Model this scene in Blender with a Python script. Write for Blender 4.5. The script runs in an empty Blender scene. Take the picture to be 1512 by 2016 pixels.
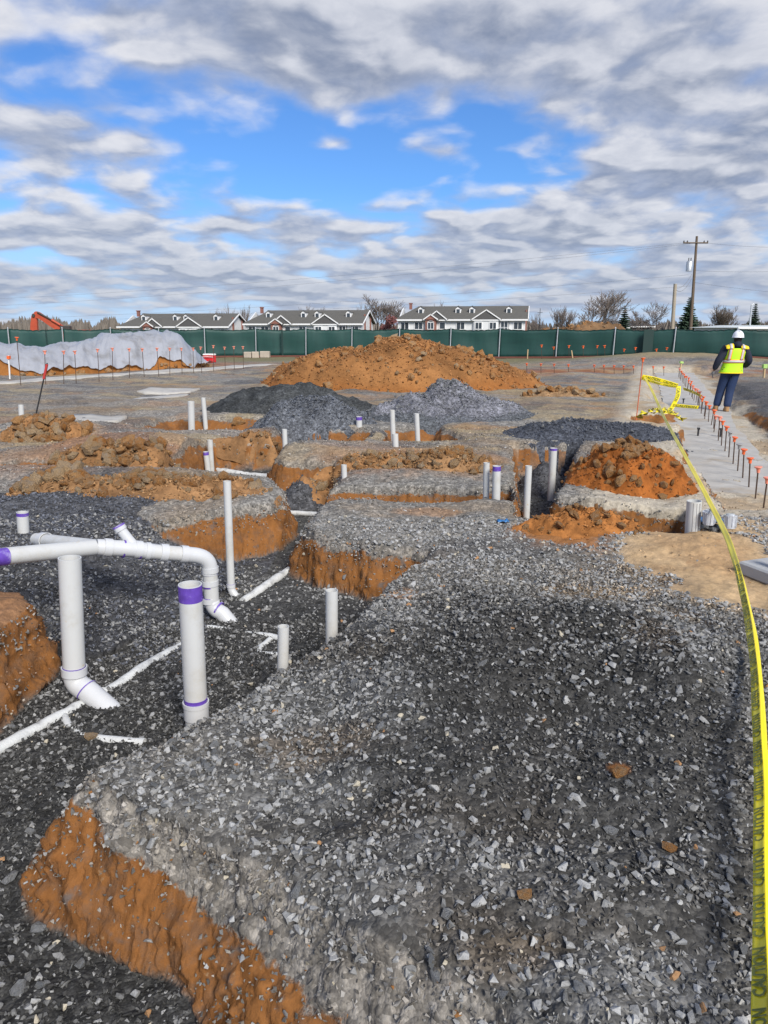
import bpy, bmesh, math, random
import numpy as np
from mathutils import Vector, Matrix
random.seed(7)
RNG = np.random.default_rng(11)
SC = bpy.context.scene
COL = SC.collection
R = math.radians

# ------------------------------------------------------------------ camera, sky, sun, exposure
FPX, CX, CY, HOR = 1456.0, 756.0, 1008.0, 646.0      # photograph geometry in its own pixels
CAMZ = 1.6
TH = math.atan((CY - HOR) / FPX)
cam_d = bpy.data.cameras.new('camera')
cam_d.sensor_fit = 'VERTICAL'; cam_d.sensor_height = 36.0; cam_d.lens = 36.0 * FPX / 2016.0
cam_d.clip_start = 0.05; cam_d.clip_end = 3000
cam = bpy.data.objects.new('camera', cam_d); COL.objects.link(cam)
cam.location = (0, 0, CAMZ); cam.rotation_euler = (math.pi / 2 - TH, 0, 0)
SC.camera = cam
SUN_EL, SUN_AZ = R(38), R(155)        # azimuth clockwise from +Y: behind the camera, to the right
SKY_STRENGTH, CLOUD_STRENGTH = .052, .395
SC.view_settings.view_transform = 'Standard'; SC.view_settings.look = 'None'
SC.view_settings.exposure = 1.12; SC.view_settings.gamma = 1.0
SC.view_settings.use_curve_mapping = False

class NT:
    """tiny node-tree helper"""
    def __init__(s, tree): s.t = tree; s.n = tree.nodes; s.l = tree.links
    def add(s, ty, **kw):
        n = s.n.new(ty)
        for k, v in kw.items(): setattr(n, k, v)
        return n
    def put(s, sock, v):
        if v is None: return
        if isinstance(v, bpy.types.NodeSocket): s.l.new(v, sock)
        else: sock.default_value = v
    def math(s, op, a, b=None, c=None, clamp=False):
        n = s.add('ShaderNodeMath', operation=op, use_clamp=clamp)
        for i, v in enumerate((a, b, c)): s.put(n.inputs[i], v)
        return n.outputs[0]
    def vmath(s, op, a, b=None, scale=None):
        n = s.add('ShaderNodeVectorMath', operation=op)
        s.put(n.inputs[0], a); s.put(n.inputs[1], b)
        if scale is not None: s.put(n.inputs['Scale'], scale)
        return n.outputs[0]
    def noise(s, vec, scale, detail=5, rough=.55, dim='3D'):
        n = s.add('ShaderNodeTexNoise', noise_dimensions=dim)
        s.put(n.inputs['Vector'], vec); s.put(n.inputs['Scale'], scale)
        s.put(n.inputs['Detail'], detail); s.put(n.inputs['Roughness'], rough)
        return n.outputs[0]
    def vor(s, vec, scale, feature='F1'):
        n = s.add('ShaderNodeTexVoronoi', feature=feature)
        s.put(n.inputs['Vector'], vec); s.put(n.inputs['Scale'], scale)
        return n
    def ramp(s, v, a, b, c=0., d=1., smooth=True):
        n = s.add('ShaderNodeMapRange'); n.interpolation_type = 'SMOOTHSTEP' if smooth else 'LINEAR'
        for i, x in enumerate((v, a, b, c, d)): s.put(n.inputs[i], x)
        return n.outputs[0]
    def mix(s, f, a, b, blend='MIX'):
        n = s.add('ShaderNodeMix', data_type='RGBA', blend_type=blend)
        s.put(n.inputs[0], f); s.put(n.inputs[6], a); s.put(n.inputs[7], b)
        return n.outputs[2]
    def bump(s, h, strength, dist=.01, normal=None):
        n = s.add('ShaderNodeBump'); s.put(n.inputs['Strength'], strength); s.put(n.inputs['Distance'], dist)
        s.put(n.inputs['Height'], h); s.put(n.inputs['Normal'], normal)
        return n.outputs[0]

def c4(c): return (c[0], c[1], c[2], 1.0)

world = bpy.data.worlds.new('World'); SC.world = world; world.use_nodes = True
w = NT(world.node_tree); w.n.clear()
tc = w.add('ShaderNodeTexCoord')
sky = w.add('ShaderNodeTexSky', sky_type='NISHITA', sun_disc=False)
sky.sun_elevation = SUN_EL; sky.sun_rotation = SUN_AZ
sky.air_density = 1.0; sky.dust_density = 0.3; sky.ozone_density = 2.5
sep = w.add('ShaderNodeSeparateXYZ'); w.l.new(tc.outputs['Generated'], sep.inputs[0])
zz = w.math('ABSOLUTE', sep.outputs[2])
KZ = .20                               # cloud layer seen from below: flatter and denser towards the horizon
zd = w.math('ADD', zz, KZ)
PX = w.math('DIVIDE', sep.outputs[0], zd); PY = w.math('DIVIDE', sep.outputs[1], zd)
comb = w.add('ShaderNodeCombineXYZ'); w.l.new(PX, comb.inputs[0]); w.l.new(w.math('MULTIPLY', PY, .92), comb.inputs[1]); comb.inputs[2].default_value = 3.7
P0 = comb.outputs[0]
warp = w.add('ShaderNodeTexNoise'); w.l.new(P0, warp.inputs['Vector']); warp.inputs['Scale'].default_value = 2.6; warp.inputs['Detail'].default_value = 3
P1 = w.vmath('ADD', P0, w.vmath('SCALE', w.vmath('SUBTRACT', warp.outputs['Color'], (.5, .5, .5)), scale=.17))
def cloud(vec):
    a = w.noise(vec, 2.3, 2, .5); b = w.noise(vec, 5.6, 6, .48); c = w.add('ShaderNodeTexVoronoi', feature='SMOOTH_F1'); w.put(c.inputs['Vector'], vec); c.inputs['Scale'].default_value = 6.6; c.inputs['Smoothness'].default_value = .8
    s = w.math('ADD', w.math('MULTIPLY', a, .50), w.math('MULTIPLY', b, .36))
    return w.math('ADD', s, w.math('MULTIPLY', w.math('SUBTRACT', .75, c.outputs['Distance']), .18))
def gauss(x, y, sx, sy):
    dx = w.math('DIVIDE', w.math('SUBTRACT', PX, x), sx); dy = w.math('DIVIDE', w.math('SUBTRACT', PY, y), sy)
    return w.math('EXPONENT', w.math('MULTIPLY', w.math('ADD', w.math('MULTIPLY', dx, dx), w.math('MULTIPLY', dy, dy)), -1.0))
def pdir(px, py):                      # cloud-plane coordinates of a direction in view
    v = np.array([(px - CX) / FPX, 1.0, (CY - py) / FPX]); v /= np.linalg.norm(v)
    c, s_ = math.cos(-TH), math.sin(-TH)
    x, y, z = v[0], v[1] * c - v[2] * s_, v[1] * s_ + v[2] * c
    return x / (z + KZ), y / (z + KZ)
d0 = cloud(P1)
bias = None
for (px, py, rx, ry, k) in (          # where the layer breaks and where it is closed
        (560, 330, 300, 75, -.20), (100, 140, 190, 90, -.24), (480, 255, 130, 40, -.12), (770, 400, 190, 45, -.17), (960, 340, 160, 45, -.08), (290, 220, 110, 50, -.12),
        (120, 300, 330, 90, .14), (60, 470, 200, 30, .06), (60, 505, 170, 22, -.12), (760, 110, 520, 110, .13), (1330, 150, 260, 160, .10), (1150, 430, 420, 70, .13), (1400, 330, 220, 90, .10),
        (860, 305, 80, 24, .20), (665, 285, 70, 20, .16), (350, 450, 420, 60, .10), (700, 545, 900, 60, .13), (1000, 575, 220, 18, -.05), (620, 30, 560, 50, .06)):
    gx, gy = pdir(px, py); sx = abs(pdir(px + rx, py)[0] - gx); sy = abs(pdir(px, py + ry)[1] - pdir(px, py - ry)[1]) / 2
    t = w.math('MULTIPLY', gauss(gx, gy, sx, sy), k)
    bias = t if bias is None else w.math('ADD', bias, t)
dens = w.math('ADD', d0, bias)
cover = w.ramp(dens, .385, .56)
thick = w.ramp(dens, .44, .70)
# lit side: compare the density with that a little way up and toward the sun
sh = w.math('SUBTRACT', dens, w.math('ADD', cloud(w.vmath('ADD', P1, (.03, -.085, 0))), bias))
lit = w.ramp(sh, -.055, .075)
puff = w.noise(P1, 11, 6, .6)
lit2 = w.math('ADD', w.math('MULTIPLY', lit, .72), w.math('MULTIPLY', w.ramp(puff, .3, .7), .28))
ccol = w.mix(thick, w.mix(lit2, (.42, .51, .73, 1), (1.04, 1.03, 1.05, 1)), w.mix(lit2, (.29, .345, .475, 1), (.84, .86, .93, 1)))
low = w.ramp(zz, 0.0, .17)             # paler, hazier air towards the horizon
ccol = w.mix(low, w.mix(.45, ccol, (.47, .54, .68, 1)), ccol)
skyc = w.mix(1.0, sky.outputs[0], (.52, .84, 1.28, 1), 'MULTIPLY')
hs = w.add('ShaderNodeHueSaturation'); w.l.new(skyc, hs.inputs['Color']); hs.inputs['Saturation'].default_value = 1.0
skyc = w.mix(low, w.mix(.8, hs.outputs[0], (4.6, 6.0, 8.4, 1)), hs.outputs[0])
bg1 = w.add('ShaderNodeBackground'); w.l.new(skyc, bg1.inputs[0]); bg1.inputs[1].default_value = SKY_STRENGTH
bg2 = w.add('ShaderNodeBackground'); w.l.new(ccol, bg2.inputs[0]); bg2.inputs[1].default_value = CLOUD_STRENGTH
mixs = w.add('ShaderNodeMixShader'); w.l.new(w.math('MULTIPLY', cover, .95), mixs.inputs[0]); w.l.new(bg1.outputs[0], mixs.inputs[1]); w.l.new(bg2.outputs[0], mixs.inputs[2])
outw = w.add('ShaderNodeOutputWorld'); w.l.new(mixs.outputs[0], outw.inputs[0])

sun_d = bpy.data.lights.new('sun', 'SUN'); sun_d.energy = 2.2; sun_d.angle = R(22); sun_d.color = (1, .95, .87)
sun = bpy.data.objects.new('sun', sun_d); COL.objects.link(sun)
sdir = Vector((math.sin(SUN_AZ) * math.cos(SUN_EL), math.cos(SUN_AZ) * math.cos(SUN_EL), math.sin(SUN_EL)))
sun.rotation_euler = sdir.to_track_quat('Z', 'Y').to_euler(); sun.location = sdir * 60

# ------------------------------------------------------------------ helpers
def U(px, py, z=0.0):
    """point of the level plane z that the photograph shows at pixel (px, py)"""
    a = TH + math.atan((py - CY) / FPX)
    d = (CAMZ - z) / math.tan(a)
    dep = d * math.cos(TH) + (CAMZ - z) * math.sin(TH)
    return ((px - CX) / FPX * dep, d, z)
def AT(px, py, d):
    """point seen at pixel (px, py) at ground distance d"""
    a = TH + math.atan((py - CY) / FPX)
    z = CAMZ - d * math.tan(a)
    dep = d * math.cos(TH) + (CAMZ - z) * math.sin(TH)
    return ((px - CX) / FPX * dep, d, z)
def depth(p): return p[1] * math.cos(TH) + (CAMZ - p[2]) * math.sin(TH)

def tag(o, label=None, cat=None, group=None, kind=None):
    if label: o['label'] = label
    if cat: o['category'] = cat
    if group: o['group'] = group
    if kind: o['kind'] = kind
    return o
def empty(name, loc=(0, 0, 0), rz=0.0, label=None, cat=None, group=None):
    o = bpy.data.objects.new(name, None); COL.objects.link(o); o.empty_display_size = .1
    o.location = loc; o.rotation_euler = (0, 0, rz)
    return tag(o, label, cat, group)
def link(name, me, parent=None, loc=(0, 0, 0), rot=(0, 0, 0), scale=(1, 1, 1)):
    o = bpy.data.objects.new(name, me); COL.objects.link(o)
    o.location = loc; o.rotation_euler = rot; o.scale = scale
    if parent is not None: o.parent = parent
    return o
def kids(o): return [c for c in COL.objects if c.parent == o]
def copy_tree(o, parent=None, ch=None):
    c = o.copy(); COL.objects.link(c)
    if parent is not None: c.parent = parent
    for k in (ch if ch is not None else list(o.children)):
        copy_tree(k, c)
    return c

class MB:
    """mesh builder: collects verts/faces"""
    def __init__(s): s.v = []; s.f = []; s.smooth = []
    def add(s, vs, fs, smooth=False):
        o = len(s.v); s.v += [tuple(v) for v in vs]
        s.f += [tuple(i + o for i in f) for f in fs]; s.smooth += [smooth] * len(fs)
        return s
    def box(s, c, d, M=None, bev=0.0):
        x, y, z = d[0] / 2, d[1] / 2, d[2] / 2
        if bev > 0:
            b = bev; vs = []; 
            bm = bmesh.new(); bmesh.ops.create_cube(bm, size=1)
            for v in bm.verts: v.co = Vector((v.co.x * d[0], v.co.y * d[1], v.co.z * d[2]))
            bmesh.ops.bevel(bm, geom=bm.edges[:], offset=b, segments=1, affect='EDGES')
            bm.verts.index_update()
            vs = [v.co.copy() for v in bm.verts]; fs = [[v.index for v in f.verts] for f in bm.faces]; bm.free()
        else:
            vs = [Vector((i, j, k)) for i in (-x, x) for j in (-y, y) for k in (-z, z)]
            fs = [(0, 1, 3, 2), (4, 6, 7, 5), (0, 4, 5, 1), (2, 3, 7, 6), (0, 2, 6, 4), (1, 5, 7, 3)]
        if M is not None: vs = [M @ v for v in vs]
        c = Vector(c)
        return s.add([v + c for v in vs], fs)
    def prism(s, poly, y0, y1):
        """polygon in XZ pushed from y0 to y1"""
        n = len(poly)
        vs = [(p[0], y0, p[1]) for p in poly] + [(p[0], y1, p[1]) for p in poly]
        fs = [tuple(range(n)), tuple(range(2 * n - 1, n - 1, -1))] + [(i, i + n, (i + 1) % n + n, (i + 1) % n) for i in range(n)]
        return s.add(vs, fs)
    def slab(s, poly, z0, z1):
        n = len(poly)
        vs = [(p[0], p[1], z0) for p in poly] + [(p[0], p[1], z1) for p in poly]
        fs = [tuple(range(n - 1, -1, -1)), tuple(range(n, 2 * n))] + [(i, (i + 1) % n, (i + 1) % n + n, i + n) for i in range(n)]
        return s.add(vs, fs)
    def rings(s, rings, cap=True, smooth=True, close=True):
        n = len(rings[0]); vs = [p for r in rings for p in r]; fs = []
        for i in range(len(rings) - 1):
            for j in range(n if close else n - 1):
                k = (j + 1) % n
                fs.append((i * n + j, i * n + k, (i + 1) * n + k, (i + 1) * n + j))
        s.add(vs, fs, smooth)
        if cap:
            s.add(rings[0], [tuple(range(n - 1, -1, -1))]); s.add(rings[-1], [tuple(range(n))])
        return s
    def tube(s, pts, rad, seg=10, cap=True, hollow=0.0):
        """swept tube through pts; rad scalar or list; hollow = wall thickness (open ends with a rim)"""
        pts = [Vector(p) for p in pts]; n = len(pts)
        rr = rad if isinstance(rad, (list, tuple)) else [rad] * n
        t0 = (pts[1] - pts[0]).normalized()
        u = t0.orthogonal().normalized()
        rg = []; fr = []
        for i in range(n):
            t = (pts[min(i + 1, n - 1)] - pts[max(i - 1, 0)])
            t = t.normalized() if t.length > 1e-9 else t0
            u = (u - t * u.dot(t)); u = u.normalized() if u.length > 1e-6 else t.orthogonal().normalized()
            v = t.cross(u); fr.append((pts[i], u, v, rr[i]))
        def ring(f, r): return [f[0] + (f[1] * math.cos(a) + f[2] * math.sin(a)) * r for a in [2 * math.pi * k / seg for k in range(seg)]]
        rg = [ring(f, f[3]) for f in fr]
        if hollow > 0:
            inner = [ring(f, f[3] - hollow) for f in fr][::-1]
            s.rings(rg, cap=False); s.rings(inner, cap=False)
            s.rings([rg[-1], inner[0]], cap=False, smooth=False); s.rings([inner[-1], rg[0]], cap=False, smooth=False)
        else: s.rings(rg, cap)
        return s
    def mesh(s, name, mat, auto=None):
        me = bpy.data.meshes.new(name); me.from_pydata([tuple(v) for v in s.v], [], s.f)
        me.polygons.foreach_set('use_smooth', s.smooth); me.materials.append(mat); me.update()
        return me
    def build(s, name, mat, parent=None, **k):
        return link(name, s.mesh(name, mat), parent, **k)

def np_mesh(name, verts, faces, mat, col=None, attrs=None, smooth=False):
    """fast mesh from arrays; faces (n,3) or (n,4)"""
    me = bpy.data.meshes.new(name); nv, nf, k = len(verts), len(faces), faces.shape[1]
    me.vertices.add(nv); me.vertices.foreach_set('co', np.ascontiguousarray(verts, np.float32).ravel())
    me.loops.add(nf * k); me.loops.foreach_set('vertex_index', np.ascontiguousarray(faces, np.int32).ravel())
    me.polygons.add(nf); me.polygons.foreach_set('loop_start', np.arange(0, nf * k, k, dtype=np.int32))
    me.polygons.foreach_set('loop_total', np.full(nf, k, np.int32))
    me.polygons.foreach_set('use_smooth', np.full(nf, smooth, bool))
    if col is not None:
        a = me.color_attributes.new('Col', 'FLOAT_COLOR', 'POINT')
        a.data.foreach_set('color', np.ascontiguousarray(np.concatenate([col, np.ones((nv, 1))], 1), np.float32).ravel())
    for nm, arr in (attrs or {}).items():
        a = me.attributes.new(nm, 'FLOAT', 'POINT'); a.data.foreach_set('value', np.ascontiguousarray(arr, np.float32))
    me.materials.append(mat); me.update(calc_edges=True)
    return me

# numpy noise
def _h(ix, iy, iz, seed):
    h = (ix * 374761393 + iy * 668265263 + iz * 1440662683 + seed * 974711) & 0xFFFFFFFF
    h = ((h ^ (h >> 13)) * 1274126177) & 0xFFFFFFFF
    h = ((h ^ (h >> 15)) * 2246822519) & 0xFFFFFFFF
    return ((h ^ (h >> 16)) & 0xFFFF) / 65535.0
def vn2(x, y, seed=0):
    xi = np.floor(x); yi = np.floor(y); fx = x - xi; fy = y - yi
    xi = xi.astype(np.int64); yi = yi.astype(np.int64)
    u = fx * fx * fx * (fx * (fx * 6 - 15) + 10); v = fy * fy * fy * (fy * (fy * 6 - 15) + 10)
    a = _h(xi, yi, 0, seed); b = _h(xi + 1, yi, 0, seed); c = _h(xi, yi + 1, 0, seed); d = _h(xi + 1, yi + 1, 0, seed)
    return (a + (b - a) * u) * (1 - v) + (c + (d - c) * u) * v
def fbm(x, y, oct=4, seed=0, gain=.5):
    """about -1..1"""
    s = 0; a = 1.0; t = 0
    for i in range(oct):
        cs, sn = math.cos(i * 1.3 + .4), math.sin(i * 1.3 + .4)
        s = s + a * (vn2(x * cs - y * sn + i * 17.3, x * sn + y * cs - i * 9.1, seed + i) * 2 - 1); t += a; a *= gain; x = x * 2.03; y = y * 2.03
    return s / t * 1.4
def vn3(x, y, z, seed=0):
    xi = np.floor(x); yi = np.floor(y); zi = np.floor(z); fx = x - xi; fy = y - yi; fz = z - zi
    xi = xi.astype(np.int64); yi = yi.astype(np.int64); zi = zi.astype(np.int64)
    u = fx * fx * (3 - 2 * fx); v = fy * fy * (3 - 2 * fy); q = fz * fz * (3 - 2 * fz)
    r = 0
    for dx in (0, 1):
        for dy in (0, 1):
            for dz in (0, 1):
                r = r + _h(xi + dx, yi + dy, zi + dz, seed) * (u if dx else 1 - u) * (v if dy else 1 - v) * (q if dz else 1 - q)
    return r
def fbm3(x, y, z, oct=3, seed=0, gain=.5):
    s = 0; a = 1.0; t = 0
    for i in range(oct):
        s = s + a * (vn3(x + i * 7.7, y - i * 3.1, z + i * 5.3, seed + i) * 2 - 1); t += a; a *= gain; x = x * 2.07; y = y * 2.07; z = z * 2.07
    return s / t * 1.4
def sstep(a, b, x):
    t = np.clip((x - a) / (b - a), 0, 1); return t * t * (3 - 2 * t)
def sdf(poly, x, y, margin=1.2):
    """signed distance to a polygon (negative inside), capped outside its box"""
    P = np.array(poly, float)
    out = np.full(x.shape, margin)
    m = (x > P[:, 0].min() - margin) & (x < P[:, 0].max() + margin) & (y > P[:, 1].min() - margin) & (y < P[:, 1].max() + margin)
    if not m.any(): return out
    X = x[m]; Y = y[m]; d2 = np.full(X.shape, 1e9); ins = np.zeros(X.shape, bool)
    n = len(P)
    for i in range(n):
        x0, y0 = P[i]; x1, y1 = P[(i + 1) % n]; ex, ey = x1 - x0, y1 - y0
        t = np.clip(((X - x0) * ex + (Y - y0) * ey) / (ex * ex + ey * ey + 1e-12), 0, 1)
        d2 = np.minimum(d2, (X - x0 - t * ex) ** 2 + (Y - y0 - t * ey) ** 2)
        if abs(ey) > 1e-12:
            c = ((y0 > Y) != (y1 > Y)); xi = x0 + (Y - y0) / ey * ex
            ins ^= (c & (X < xi))
    d = np.sqrt(d2); out[m] = np.minimum(np.where(ins, -d, d), margin)
    return out

# ------------------------------------------------------------------ materials
def mat(name):
    m = bpy.data.materials.new(name); m.use_nodes = True
    t = NT(m.node_tree); b = t.n['Principled BSDF']
    return m, t, b
def simple(name, col, rough=.6, metal=0.0, var=.15, scale=6.0, bump=0.0, spec=.5, dirt=None, dirt_amt=.4, dscale=3.0):
    """colour broken by noise, optional dirt patches and fine relief"""
    m, t, b = mat(name); tcn = t.add('ShaderNodeTexCoord'); P = tcn.outputs['Object']
    n = t.noise(P, scale, 6, .6)
    c = t.mix(n, c4([x * (1 - var) for x in col]), c4([min(1, x * (1 + var)) for x in col]))
    if dirt is not None:
        c = t.mix(t.math('MULTIPLY', t.ramp(t.noise(P, dscale, 7, .65), .52, .72), dirt_amt), c, c4(dirt))
    t.put(b.inputs['Base Color'], c)
    t.put(b.inputs['Roughness'], t.math('ADD', t.math('MULTIPLY', n, .2), rough - .1))
    b.inputs['Metallic'].default_value = metal; b.inputs['Specular IOR Level'].default_value = spec
    if bump: t.put(b.inputs['Normal'], t.bump(t.noise(P, scale * 6, 5, .6), bump, .01))
    return m
def ground_material():
    m, t, b = mat('earth_and_gravel')
    g = t.add('ShaderNodeNewGeometry'); P = g.outputs['Position']
    ac = t.add('ShaderNodeAttribute', attribute_name='Col'); ag = t.add('ShaderNodeAttribute', attribute_name='grav')
    grav = ag.outputs['Fac']
    v1 = t.vor(P, 38); v2 = t.vor(P, 95); v3 = t.vor(P, 17)
    def lum(v): 
        s = t.add('ShaderNodeSeparateColor'); t.l.new(v.outputs['Color'], s.inputs[0]); return s.outputs[0]
    k = t.math('ADD', t.math('ADD', t.math('MULTIPLY', lum(v1), .9), t.math('MULTIPLY', lum(v2), .55)), t.math('MULTIPLY', lum(v3), .35))
    k = t.math('ADD', t.math('MULTIPLY', t.math('POWER', t.math('DIVIDE', k, 1.8), 1.9), 1.9), .42)
    n = t.noise(P, 5, 9, .68); n2 = t.noise(P, 22, 7, .7)
    kn = t.math('ADD', t.math('MULTIPLY', t.math('ADD', n, n2), .95), .08)
    # cut faces: a ragged line between the grey made ground on top and the clay below
    arel = t.add('ShaderNodeAttribute', attribute_name='rel'); acl = t.add('ShaderNodeAttribute', attribute_name='cut')
    jag = t.math('SUBTRACT', t.math('ADD', t.math('MULTIPLY', t.noise(P, 2.6, 3, .5), .36), t.math('MULTIPLY', t.noise(P, 13, 6, .65), .40)), .38)
    cm = t.math('MULTIPLY', t.ramp(t.math('ADD', arel.outputs['Fac'], jag), .83, .77), acl.outputs['Fac'])
    cn = t.noise(P, 3.5, 8, .66); ci = t.noise(P, 10, 7, .7)
    clay = t.mix(cn, (.145, .060, .021, 1), (.32, .135, .036, 1))
    clay = t.mix(t.math('MULTIPLY', t.ramp(ci, .46, .64), .8), clay, (.15, .080, .042, 1))
    clay = t.mix(t.math('MULTIPLY', t.ramp(t.noise(P, 4.7, 4, .6), .60, .68), .8), clay, (.105, .095, .088, 1))
    clay = t.mix(t.math('MULTIPLY', t.ramp(t.noise(P, 27, 4, .6), .64, .72), .5), clay, (.34, .24, .14, 1))
    grav = t.math('MULTIPLY', grav, t.math('SUBTRACT', 1.0, cm))
    kk = t.math('MULTIPLY', t.add_mixf(grav, 1.0, k), kn)
    cc = t.vmath('SCALE', t.mix(cm, ac.outputs['Color'], clay), scale=kk)
    # iron-rich and pale flecks in the clay
    fl = t.math('MULTIPLY', t.math('SUBTRACT', 1.0, grav), t.ramp(t.noise(P, 9, 8, .7), .56, .74))
    cc = t.mix(t.math('MULTIPLY', fl, .55), cc, t.mix(1.0, cc, (.62, .48, .42, 1), 'MULTIPLY'))
    t.put(b.inputs['Base Color'], cc)
    b.inputs['Roughness'].default_value = .9; b.inputs['Specular IOR Level'].default_value = .2
    hg = t.math('SUBTRACT', 1.0, t.math('ADD', v1.outputs['Distance'], t.math('MULTIPLY', v2.outputs['Distance'], .45)))
    hc = t.math('ADD', t.math('MULTIPLY', t.noise(P, 12, 9, .74), 2.4), t.math('MULTIPLY', t.noise(P, 60, 5, .7), .5))
    t.put(b.inputs['Normal'], t.bump(t.add_mixf(grav, hc, hg), .55, .015))
    return m
def _add_mixf(self, f, a, b):
    n = self.add('ShaderNodeMix', data_type='FLOAT'); self.put(n.inputs[0], f); self.put(n.inputs[2], a); self.put(n.inputs[3], b)
    return n.outputs[0]
NT.add_mixf = _add_mixf
M_GROUND = ground_material()
def stone_material():
    m, t, b = mat('crushed_stone')
    g = t.add('ShaderNodeNewGeometry'); P = g.outputs['Position']
    ac = t.add('ShaderNodeAttribute', attribute_name='Col')
    n = t.noise(P, 55, 6, .7); n2 = t.noise(P, 220, 3, .6)
    k = t.math('ADD', t.math('MULTIPLY', t.math('ADD', n, n2), .8), .22)
    t.put(b.inputs['Base Color'], t.vmath('SCALE', ac.outputs['Color'], scale=k))
    b.inputs['Roughness'].default_value = .82; b.inputs['Specular IOR Level'].default_value = .3
    t.put(b.inputs['Normal'], t.bump(n, .5, .004))
    return m
M_STONE = stone_material()
def rock_material(name, c0, c1, c2, sc=20):
    m, t, b = mat(name); o = t.add('ShaderNodeObjectInfo'); tcn = t.add('ShaderNodeTexCoord'); P = tcn.outputs['Object']
    r = o.outputs['Random']
    P = t.vmath('ADD', P, t.vmath('SCALE', (3.1, 7.7, 5.3), scale=t.math('MULTIPLY', r, 40)))
    n = t.noise(P, sc * .06, 7, .68); n2 = t.noise(P, sc * .3, 6, .7)
    c = t.mix(r, c4(c0), c4(c1)); c = t.mix(t.ramp(n, .42, .68), c, c4(c2))
    c = t.vmath('SCALE', c, scale=t.math('ADD', t.math('MULTIPLY', n2, 1.0), .5))
    t.put(b.inputs['Base Color'], c); b.inputs['Roughness'].default_value = .88; b.inputs['Specular IOR Level'].default_value = .25
    t.put(b.inputs['Normal'], t.bump(n2, .8, .12))
    return m
M_LSTONE = rock_material('grey_stone', (.20, .21, .22), (.36, .37, .38), (.24, .235, .22))
M_CLOD = rock_material('clay_clod', (.33, .14, .035), (.46, .25, .10), (.36, .24, .14))
M_CLODB = rock_material('brown_clod', (.34, .21, .10), (.46, .32, .18), (.36, .28, .20))

def pvc_material():
    m, t, b = mat('white_pvc'); tcn = t.add('ShaderNodeTexCoord'); P = tcn.outputs['Object']
    g = t.add('ShaderNodeNewGeometry')
    s1 = t.noise(g.outputs['Position'], 5, 7, .7); s2 = t.noise(t.vmath('MULTIPLY', g.outputs['Position'], (40, 40, 4)), 1.0, 5, .6)
    c = t.mix(t.math('MULTIPLY', t.ramp(s1, .48, .72), .5), (.53, .535, .525, 1), (.40, .37, .30, 1))
    c = t.mix(t.math('MULTIPLY', t.ramp(s2, .58, .8), .16), c, (.40, .40, .38, 1))
    c = t.mix(t.math('MULTIPLY', t.ramp(t.noise(g.outputs['Position'], 16, 4, .6), .66, .74), .75), c, (.50, .36, .16, 1))
    t.put(b.inputs['Base Color'], c); b.inputs['Roughness'].default_value = .38; b.inputs['Specular IOR Level'].default_value = .4
    return m
M_PVC = pvc_material()
M_FIT = simple('pvc_fitting', (.54, .55, .56), .3, var=.05, scale=9, dirt=(.55, .52, .45), dirt_amt=.3)
M_PURPLE = simple('purple_primer', (.115, .055, .36), .45, var=.5, scale=22, dirt=(.5, .47, .62), dirt_amt=.6, dscale=14)
M_CONC = simple('cast_concrete', (.40, .385, .355), .88, var=.4, scale=3.5, bump=.35, dirt=(.32, .25, .165), dirt_amt=.9, dscale=.9)
M_CONC2 = simple('grey_concrete', (.36, .37, .38), .85, var=.2, scale=6, bump=.3, dirt=(.25, .22, .18), dirt_amt=.4)
M_RUST = simple('rusty_steel', (.085, .052, .036), .8, .3, var=.5, scale=30, bump=.3)
M_ORANGE = simple('orange_cap', (.80, .135, .03), .45, var=.12, scale=12, dirt=(.45, .2, .12), dirt_amt=.35)
M_PINK = simple('faded_cap', (.78, .27, .18), .5, var=.15, scale=12)
M_GREYCAP = simple('grey_cap', (.30, .29, .28), .6, var=.2, scale=12)
M_WOOD = simple('raw_stake_wood', (.50, .36, .20), .8, var=.25, scale=14, bump=.2)
M_BLACK = simple('black_metal', (.022, .022, .024), .55, var=.3, scale=8)
M_GALV = simple('galvanised_steel', (.52, .54, .55), .45, .6, var=.12, scale=6)
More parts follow.
